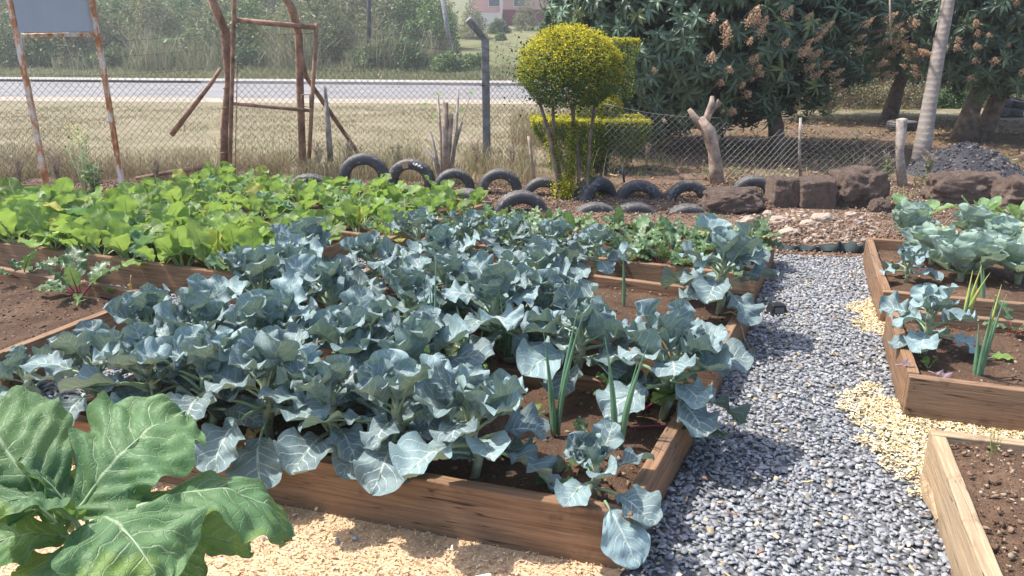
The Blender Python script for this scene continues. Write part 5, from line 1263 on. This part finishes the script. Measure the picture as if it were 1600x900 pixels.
def bush(px, Yb, k, label, s=1.0, name="bank_bush", group="bushes on the far bank"):
    x = (px - 800) / FPX * (Yb * math.cos(R(PITCH)) + 1); r = empty(name, (x, Yb, hz(x, Yb)), random.uniform(0, 6)); r.scale = (s,) * 3; tag(r, label, "bush", group)
    o = obj("crown", BM_[k], r); t = obj("trunk", TRM, r); t.scale = (.6, .6, .7); return r
random.seed(5)
bush(640, 46.5, 0, "dark green rounded bush on the far verge in front of the dry stems", 1.0); bush(610, 47.5, 1, "taller leafy bush behind the rounded one on the far bank", .9)
bush(205, 53, 0, "low green bush on the far bank seen between the sign legs", 1.1); bush(225, 54, 3, "small bright bush touching the one between the sign legs", .9)
bush(700, 45, 3, "small green shrub right of the rounded bush on the verge", .9); bush(740, 45.5, 3, "small dark shrub below the cranked post's top", .75)
bush(680, 52, 2, "feathery light green tall bush behind the leaning pole", 1.15); bush(660, 56, 2, "feathery light green bush behind the cranked post", 1.1)
bush(480, 48.5, 1, "green creeper-covered bush seen through the gate", .8); bush(330, 51.5, 3, "low shrub left of the gate on the far verge", .9)
o = bush(783, 64, 3, "small clipped golden bush in the pink house's yard", .45); 
for k in range(5): bush(15 + k * 26, 55 + 1.5 * (k % 3), (1, 4, 1, 0, 4)[k], "dark dense bush on the far bank behind the grey sign panel", 1.25, group="dense bushes behind the sign panel")
for k in range(16):
    bush(150 + (k * 83) % 560, 46.8 + (k % 3) * .5 + (2.5 if (k * 83) % 560 < 200 else .8 if (k * 83) % 560 < 330 else 0), (0, 3, 1)[k % 3], "low green bush along the front of the far bank", random.uniform(.55, .95), group="low bushes along the far verge")
for k in range(34):
    kk = (1, 4, 0, 2, 4, 3, 4)[k % 7]
    bush(60 + (k * 197) % 640 + random.uniform(-12, 12), 49.5 + (k % 5) * 2.2 + (3 if k * 197 % 640 < 250 else 0), kk, "untidy bush of mixed greens among the dry stems on the far bank", random.uniform(.8, 1.35), group="bushes among the dry stems")
for k in range(22):
    bush(20 + k * 40, 66 + 4.0 * (k % 3), (4, 1, 2, 4, 0)[k % 5], "tall olive bush at the back of the far bank", 1.7 if k < 16 else .7, group="tall bushes at the back of the bank")
for k in range(26):
    bush(985 + k * 27, 23.5 + 1.3 * (k % 3), (5, 6, 5, 0, 6)[k % 5], "dry olive shrub in the hedge beyond the mango trees", (.38, .5, .45)[k % 3], group="shrubs beyond the mango trees")
# broad-leaved plants on the bank (banana)
MT['banana'] = leaf_mat("banana_leaf", (.12, .21, .08), (.2, .3, .12), (.3, .4, .2), 10, .3, .5, .15)
LB = lib("leaf", [MT['banana'], MT['banana']], 3, L=1.5, W=.5, pet=.2, rise=(55, 80), bend=(50, 120), cup=(.1, .3), ruf=.04, rfreq=4, pr=.02, shape=(.35, .4, .6))
for px, lb in ((195, "banana plant on the bank right of the sign panel, drooping leaves"), (280, "banana plant on the bank left of the bent gate post")):
    Yb = 53; x = (px - 800) / FPX * (Yb * math.cos(R(PITCH)) + 1); r = empty("banana_plant", (x, Yb, hz(x, Yb))); tag(r, lb, "banana plant", "banana plants")
    s = MB(); s.tube([(0, 0, -.1), (0, 0, 1.2)], [.14, .08], 8); s.build("stem", MT['broc_stalk'], r)
    for k in range(7): put(LB[k % 3], r, 1.2, k * 2.4, 1.0)

# weedy plants along the fence
def weed(px, Yd, h, n, label, name="weed_plant", col='leafy', cols=G2, flower=None, lean=.25, stemmat='deadwood', leafn=60, lsz=(.02, .05)):
    x = at(px, 280, Yd).x; r = empty(name, (x, Yd, 0)); tag(r, label, "weed"); random.seed(int(px))
    s = MB(); P = []; 
    for k in range(n):
        a = random.uniform(0, 6.28); hh = h * random.uniform(.6, 1); l = random.uniform(.3, 1) * lean * hh; q = [Vector((0, 0, -.02)), Vector((math.cos(a) * l * .35, math.sin(a) * l * .35, hh * .5)), Vector((math.cos(a) * l, math.sin(a) * l, hh))]
        s.tube(q, [.006, .0045, .002], 4)
        for i in range(3):
            t = random.uniform(.4, .9); b = q[1].lerp(q[2], t); s.tube([b, b + Vector((random.gauss(0, .06), random.gauss(0, .06), .1))], [.003, .001], 3)
        P += [q[0].lerp(q[1], random.random()) if random.random() < .4 else q[1].lerp(q[2], random.random()) for _ in range(leafn // n)]
    s.build("stem", MT[stemmat], r)
    if P:
        P = np.array([tuple(p) for p in P]) + RNG.normal(0, .012, (len(P), 3)); m = len(P); v, f, c, _ = scatter(TL, P, rotmats(m, .9), RNG.uniform(*lsz, m), np.array(cols)[RNG.integers(0, len(cols), m)]); obj("foliage", mesh("foliage", v, f, MT['leafy'], col=c), r)
    if flower: 
        m = 140; zz = RNG.uniform(.72, 1.0, m) * h; P = np.stack([RNG.normal(0, lean * .3 * h, m), RNG.normal(0, lean * .3 * h, m), zz], 1); v, f, c, _ = scatter(TL, P, rotmats(m, 1), np.full(m, .018), np.tile(flower, (m, 1))); obj("blossom", mesh("blossom", v, f, MT['leafy'], col=c), r)
    return r
weed(130, 8.6, .85, 9, "tall thin weed with yellow flowers between the sign legs", flower=(.75, .68, .12), cols=G2, stemmat='must_stalk', leafn=90)
weed(145, 8.3, .5, 8, "bushy grey-green weed at the foot of the right sign leg", cols=G2, stemmat='must_stalk', leafn=160, lsz=(.04, .09))
for k, (x, yd, h, n, lb) in enumerate([(30, 9.5, .4, 14, "tangle of dry stems at the far left fence foot"), (90, 9.6, .42, 16, "tangle of dry stems behind the left sign leg"), (245, 9.7, .3, 12, "dry stems between the right sign leg and the lying bar"), (500, 10.4, .45, 14, "dry stems around the foot of the gate's brace"), (545, 10.6, .55, 12, "tall dry weeds behind the largest tyre"),
                                       (620, 10.3, .55, 10, "green-leaved weed behind the painted tyre"), (745, 10.8, .5, 14, "arching dry grass at the cranked post's foot"), (800, 10.6, .45, 12, "dry stems right of the cranked post"), (700, 9.9, .3, 12, "low dry tangle under the cut stems"), (1385, 9.9, .35, 10, "green weed beside the rough wooden post"), (1450, 10.0, .4, 12, "green weed between the post and the ash heap"), (1010, 11.4, .3, 10, "dry weed right of the flat-topped shrub"), (1350, 10.2, .22, 10, "low green weed behind the tall block")]):
    weed(x, yd, h, n, lb, cols=G3 if k not in (5, 9, 10, 12) else G2, leafn=40 if k not in (5, 9, 10, 12) else 150)
# cut shrub with bare stems and fresh sprouts
root = empty("cut_shrub", (at(693, 270, 9.75).x, 9.75, 0)); tag(root, "cluster of cut bare stems with a few fresh green sprouts behind the tyres", "shrub")
for x0, x1, y1, r in ((690, 672, 205, .02), (692, 684, 150, .018), (697, 696, 160, .045), (700, 716, 140, .022), (694, 705, 178, .035), (702, 722, 190, .02), (688, 663, 230, .018), (698, 735, 150, .008)):
    s = MB(); a = at(x0, 272, 9.75); b = at(x1, y1, 9.75 + random.uniform(-.1, .1)); m_ = (a + b) / 2 + Vector((random.uniform(-.04, .04), 0, 0)); s.tube([p_ - root.location for p_ in (Vector((a.x, a.y, -.05)), m_, b)], [r, r * .9, r * .75], 8, jit=.14); s.build("stem", MT['deadwood' if r > .03 else 'oldwood'], root)
for x, y in ((684, 152), (664, 168), (722, 178), (678, 185), (735, 150)):
    q = at(x, y, 9.75) - root.location; h_ = empty("sprout", q); h_.parent = root
    for k in range(4): put(random.choice(L_ka), h_, 0, k * 1.7, .35)
# ---------------------------------------------------------------- big collard in the near left corner
FB = [MT['fore'], MT['broc_stalk']]
def fl_(seed, **k):
    d = dict(L=.36, W=.30, pet=.12, rise=55, bend=80, cup=.1, ruf=.065, rfreq=2.8, pr=.0075, nu=48, nv=14, shape=(.5, .48, .55), lat=6, pucker=.05, lobes=.045, notch=.12); d.update(k)
    return leaf_mesh("leaf", FB, seed=seed, **d)
S0 = at(140, 850, 1.66); root = empty("collard_plant", (S0.x, S0.y, 0)); tag(root, "huge green collard leaves filling the bottom left corner, nearest the camera", "collard plant")
s = MB(); s.tube([(0, .02, -.05), (.01, .0, .15), (0, 0, .3), (0, 0, S0.z + .02)], [.022, .024, .024, .018], 10, jit=.06); s.build("stem", MT['stem'], root)
bpy.context.view_layer.update()
FORE = [  # seed, foot pixel+distance, tip pixel+distance, roll, shape options
    (1, (110, 830, 1.70), (292, 640, 1.96), .35, dict(L=.42, W=.44, rise=80, bend=105, cup=.06, pet=.10, ruf=.10, rfreq=3.2)),
    (2, (100, 840, 1.68), (-70, 650, 1.84), -.2, dict(L=.38, W=.36, rise=80, bend=90, cup=.1, pet=.12)),
    (3, (150, 835, 1.64), (262, 915, 1.42), .0, dict(L=.32, W=.34, rise=78, bend=140, cup=-.05, pet=.09, pbend=.4)),
    (4, (160, 840, 1.68), (462, 838, 1.80), -.1, dict(L=.34, W=.25, rise=72, bend=135, cup=-.15, pet=.12)),
    (5, (150, 845, 1.70), (398, 868, 1.86), .3, dict(L=.26, W=.15, rise=40, bend=70, cup=.3, pet=.14)),
    (6, (130, 845, 1.64), (-30, 800, 1.45), .1, dict(L=.28, W=.26, rise=60, bend=110, cup=.0, pet=.10)),
    (7, (140, 880, 1.66), (60, 930, 1.42), .0, dict(L=.26, W=.22, rise=50, bend=110, cup=.1, pet=.08)),
    (8, (150, 840, 1.70), (235, 700, 1.84), .4, dict(L=.22, W=.16, rise=85, bend=40, cup=.5, pet=.10)),
    (9, (140, 840, 1.70), (130, 725, 1.88), -.4, dict(L=.24, W=.18, rise=85, bend=40, cup=.4, pet=.10)),
    (10, (130, 845, 1.68), (30, 715, 1.74), .5, dict(L=.30, W=.20, rise=85, bend=60, cup=.3, pet=.10)),
    (11, (120, 850, 1.62), (-60, 870, 1.50), -.2, dict(L=.28, W=.26, rise=70, bend=120, cup=.0, pet=.08)),
    (12, (110, 850, 1.66), (-40, 745, 1.66), .2, dict(L=.30, W=.28, rise=75, bend=90, cup=.1, pet=.08, ruf=.11)),
    (13, (130, 850, 1.60), (120, 960, 1.38), .1, dict(L=.24, W=.24, rise=55, bend=100, cup=.0, pet=.08)),
    (14, (150, 850, 1.70), (320, 905, 1.66), .1, dict(L=.22, W=.15, rise=45, bend=90, cup=.1, pet=.10)),
]
for sd, b, t, roll, kw in FORE:
    m_ = fl_(sd, **kw); aim_leaf("leaf", m_, at(*b), at(*t), root, roll)
# broad dark leaf hanging over the corner of the nearest bed, belongs to the young broccoli
bpy.context.view_layer.update()
mh = leaf_mesh("leaf", BS, seed=77, L=.24, W=.22, pet=.04, rise=10, bend=18, cup=.03, ruf=.03, rfreq=2, pr=.005, shape=(.5, .5, .55), nu=30, nv=9)
aim_leaf("leaf", mh, at(945, 782, 2.14), at(1000, 886, 1.99), y_, 0.0)
# pale onion-blue drooping leaf of the corner
mb_ = leaf_mesh("leaf", BE, seed=78, L=.20, W=.13, pet=.16, rise=25, bend=35, cup=.1, ruf=.06, rfreq=2, pr=.004, shape=(.45, .4, .7), nu=22, nv=7)
cb = [o for o in COL.objects if "under the broccoli at the right corner" in o.get("label", "")][0]
aim_leaf("leaf", mb_, at(985, 668, 2.78), at(1140, 685, 2.72), cb, -.2)

# withered leaves
def lone(px, py, z, lf, s, az, label, name="dead_leaf", ty=0.0):
    p = gp(px, py, z); o = bpy.data.objects.new(name, lf); COL.objects.link(o); o.location = p; o.rotation_euler = (random.uniform(-.3, .3), ty, az); o.scale = (s,) * 3; tag(o, label, "dead leaf", "withered leaves"); return o
pu = lib("leaf", [MT['purple'], MT['purple']], 2, L=.09, W=.06, pet=.03, rise=(0, 20), bend=(50, 90), cup=(.8, 1.4), ruf=.25, rfreq=3, pr=.003, nu=12, nv=3)
yl = lib("leaf", [MT['must'], MT['must_stalk']], 1, L=.1, W=.07, pet=.03, rise=10, bend=20, cup=.1, ruf=.06, rfreq=3, pr=.003)
lone(1400, 570, .235, pu[0], .8, .2, "faded purple leaf draped over the right bed's left board"); lone(1450, 580, .18, pu[1], .9, -.8, "faded purple leaf lying on soil at the right bed's corner")
lone(1540, 560, .18, yl[0], 1.1, .1, "flat yellow-green leaf lying on soil behind the bright onion clump")
lone(1312, 555, .03, L_br[0], .5, 2.0, "brown curled leaf lying on the gravel path"); lone(1075, 508, .17, L_br[1], .5, 1.0, "brown curled leaf on the bare soil of the second bed"); lone(1165, 548, .03, L_br[2], .5, 0.4, "reddish dead leaf on the gravel beside the twine")
lone(355, 700, .24, L_br[0], .45, 0, "dry leaf scrap on the near board of the nearest bed"); lone(760, 625, .18, L_br[1], .7, .4, "withered brown leaf on the soil left of the onions")
top = at(690, 376, 4.9); w_ = empty("withered_leaf", top); tag(w_, "withered cream leaf on top of the broccoli before the beetroots", "dead leaf", "withered leaves")
for k, a in enumerate((3.3, .3, -.5, 2.6)): put(L_br[k % 3], w_, 0, a, 1.0 - .15 * k)
for px, py, s_, lb in ((195, 365, 1.5, "withered cream leaf standing at the front of the mustard bed"), (205, 430, 1.2, "withered yellow leaf hanging over the mustard bed's front board")):
    p = gp(px, py, .25); o = bpy.data.objects.new("withered_leaf", L_br[1]); COL.objects.link(o); o.location = p; o.rotation_euler = (0, -.6 if py < 400 else .9, -1.6 if py > 400 else 2.6); o.scale = (s_,) * 3; tag(o, lb, "dead leaf", "withered leaves")

# small black solar light box on the path
MT['black'] = plain("black_plastic", (.018, .018, .022), .35, .2, 12, .05)
p = gp(1213, 490, .01); root = empty("light_box", p, .1); tag(root, "small black plastic box light standing on the gravel path", "lamp box")
s = MB(); V = []
for z, a, b in ((0, .062, .05), (.012, .062, .05), (.014, .055, .045), (.062, .042, .036), (.068, .036, .03)): V += [(-a, -b, z), (a, -b, z), (a, b, z), (-a, b, z)]
F = [(i * 4 + j, i * 4 + (j + 1) % 4, (i + 1) * 4 + (j + 1) % 4, (i + 1) * 4 + j) for i in range(4) for j in range(4)] + [(3, 2, 1, 0), (16, 17, 18, 19)]
s.add(V, F); o = s.build("housing", MT['black'], root, smooth=False); bevel(o, .004, 3)
s = MB(); s.box(-.028, .028, -.002, .002, 0, .034); o = s.build("lens", MT['glass'], root, smooth=False, loc=(0, -.0465, .018), rot=(R(-11), 0, 0))
# twine on the second bed
MT['twine'] = plain("jute_twine", (.50, .36, .22), .9, .2, 60, .5)
s = MB(); s.tube([gp(1130, 490, .20), gp(1142, 487, .235), gp(1152, 492, .225), gp(1158, 510, .15), gp(1163, 530, .08), gp(1172, 545, .02), gp(1168, 552, .02)], .0045, 6); o = s.build("twine", MT['twine']); tag(o, "pale twine looped over the second bed's right board", "twine")
# black ground fabric edge
M_ = plain("dark_green_fabric", (.02, .035, .035), .8, .3, 20, .4); MT['fab'] = M_
s = MB(); V = []; n = 50
for i in range(n + 1):
    x = 1215 + (1372 - 1215) * i / n; p = gp(x, 391 + 5 * i / n, 0); h = .012 + (.035 + .02 * math.sin(i * .9)) * (i > 24) + .008 * random.random()
    V += [(p.x, p.y - .02, .012), (p.x, p.y + .03 * math.sin(i * .6), .03 + h), (p.x, p.y + .09, .02)]
s.add(V, [(3 * i + j, 3 * i + 3 + j, 3 * i + 4 + j, 3 * i + 1 + j) for i in range(n) for j in range(2)]); o = s.build("ground_fabric", MT['fab']); tag(o, "dark shade-net edge between the gravel path and the dug earth", "ground fabric")
stick("dry_stick", [tuple(gp(1268, 384, .03)), tuple(gp(1300, 380, .05)), tuple(gp(1325, 385, .03))], [.007, .008, .005], 'deadwood', "short dry stick lying before the shade-net edge", "stick", "dry sticks")
stick("dry_stick", [tuple(gp(1290, 382, .04)), tuple(gp(1330, 379, .05)), tuple(gp(1372, 373, .04))], [.006, .007, .004], 'deadwood', "longer dry stick crossing the short one at the dug earth", "stick", "dry sticks")
# loose splinter of wood beside the bottom-right bed, timber strip at left
s = MB(); q = [gp(1440, 742, .03), gp(1448, 775, .05), gp(1468, 812, .02)]; s.tube(q, [.012, .018, .012], 4, flat=.5); s.tube([gp(1450, 740, .04), gp(1452, 770, .06), gp(1466, 812, .04)], [.012, .014, .01], 4, flat=.5); o = s.build("split_wood", MT['wood2'], smooth=False); tag(o, "split piece of wood leaning on the bottom right bed's side", "wood piece")
MT['greyboard'] = plain("grey_blue_board", (.20, .25, .28), .7, .15, 6, .2)
s = MB(); a, b = gp(-30, 585, .05), gp(90, 552, .05); d = (b - a).normalized(); nn = Vector((-d.y, d.x, 0)) * .045
V = [a - nn, b - nn, b + nn, a + nn]; V = [v + Vector((0, 0, -.03)) for v in V] + [v + Vector((0, 0, .015)) for v in V]; s.add(V, [(3, 2, 1, 0), (4, 5, 6, 7), (0, 1, 5, 4), (1, 2, 6, 5), (2, 3, 7, 6), (3, 0, 4, 7)]); o = s.build("loose_board", MT['greyboard'], smooth=False); bevel(o, .004); tag(o, "loose grey-blue board on the gravel at the left frame edge", "board")
# stray low leaves and sprouts on the bare soil
for k, (x, y, s_, lb) in enumerate([(120, 478, .35, "tiny seedling on the left bed's bare soil, upper"), (180, 462, .4, "small pale seedling near the left bed's back right corner"), (1450, 575, .25, "tiny weed at the foot of the right bed's broccoli"), (835, 655, .3, "tiny seedling on bare soil left of the onions")]):
    leafy('s', "seedling", gp(x, y, .17), L_mu, 4, s_, lb, "seedling", "seedlings", 990 + k)
P = np.array([tuple(gp(1552 + random.uniform(-6, 6), 700 + random.uniform(-10, 20), .19)) for _ in range(14)]); blades(14, P, .07, .004, .3, [(.2, .3, .08)], "grass_sprouts")
# ---------------------------------------------------------------- air
s = MB(); s.box(-120, 120, -3, 190, -3, 32); hz_ = s.build("haze", None or MT.setdefault('air', bpy.data.materials.new("haze")), smooth=False); tag(hz_, kind="stuff")
m_ = MT['air']; m_.use_nodes = True; t_ = m_.node_tree; t_.nodes.clear(); vo_ = t_.nodes.new("ShaderNodeVolumePrincipled"); ou_ = t_.nodes.new("ShaderNodeOutputMaterial")
vo_.inputs["Color"].default_value = (.92, .94, .97, 1); vo_.inputs["Density"].default_value = .0018; vo_.inputs["Anisotropy"].default_value = .3; t_.links.new(vo_.outputs[0], ou_.inputs["Volume"])
sc.cycles.volume_bounces = 0
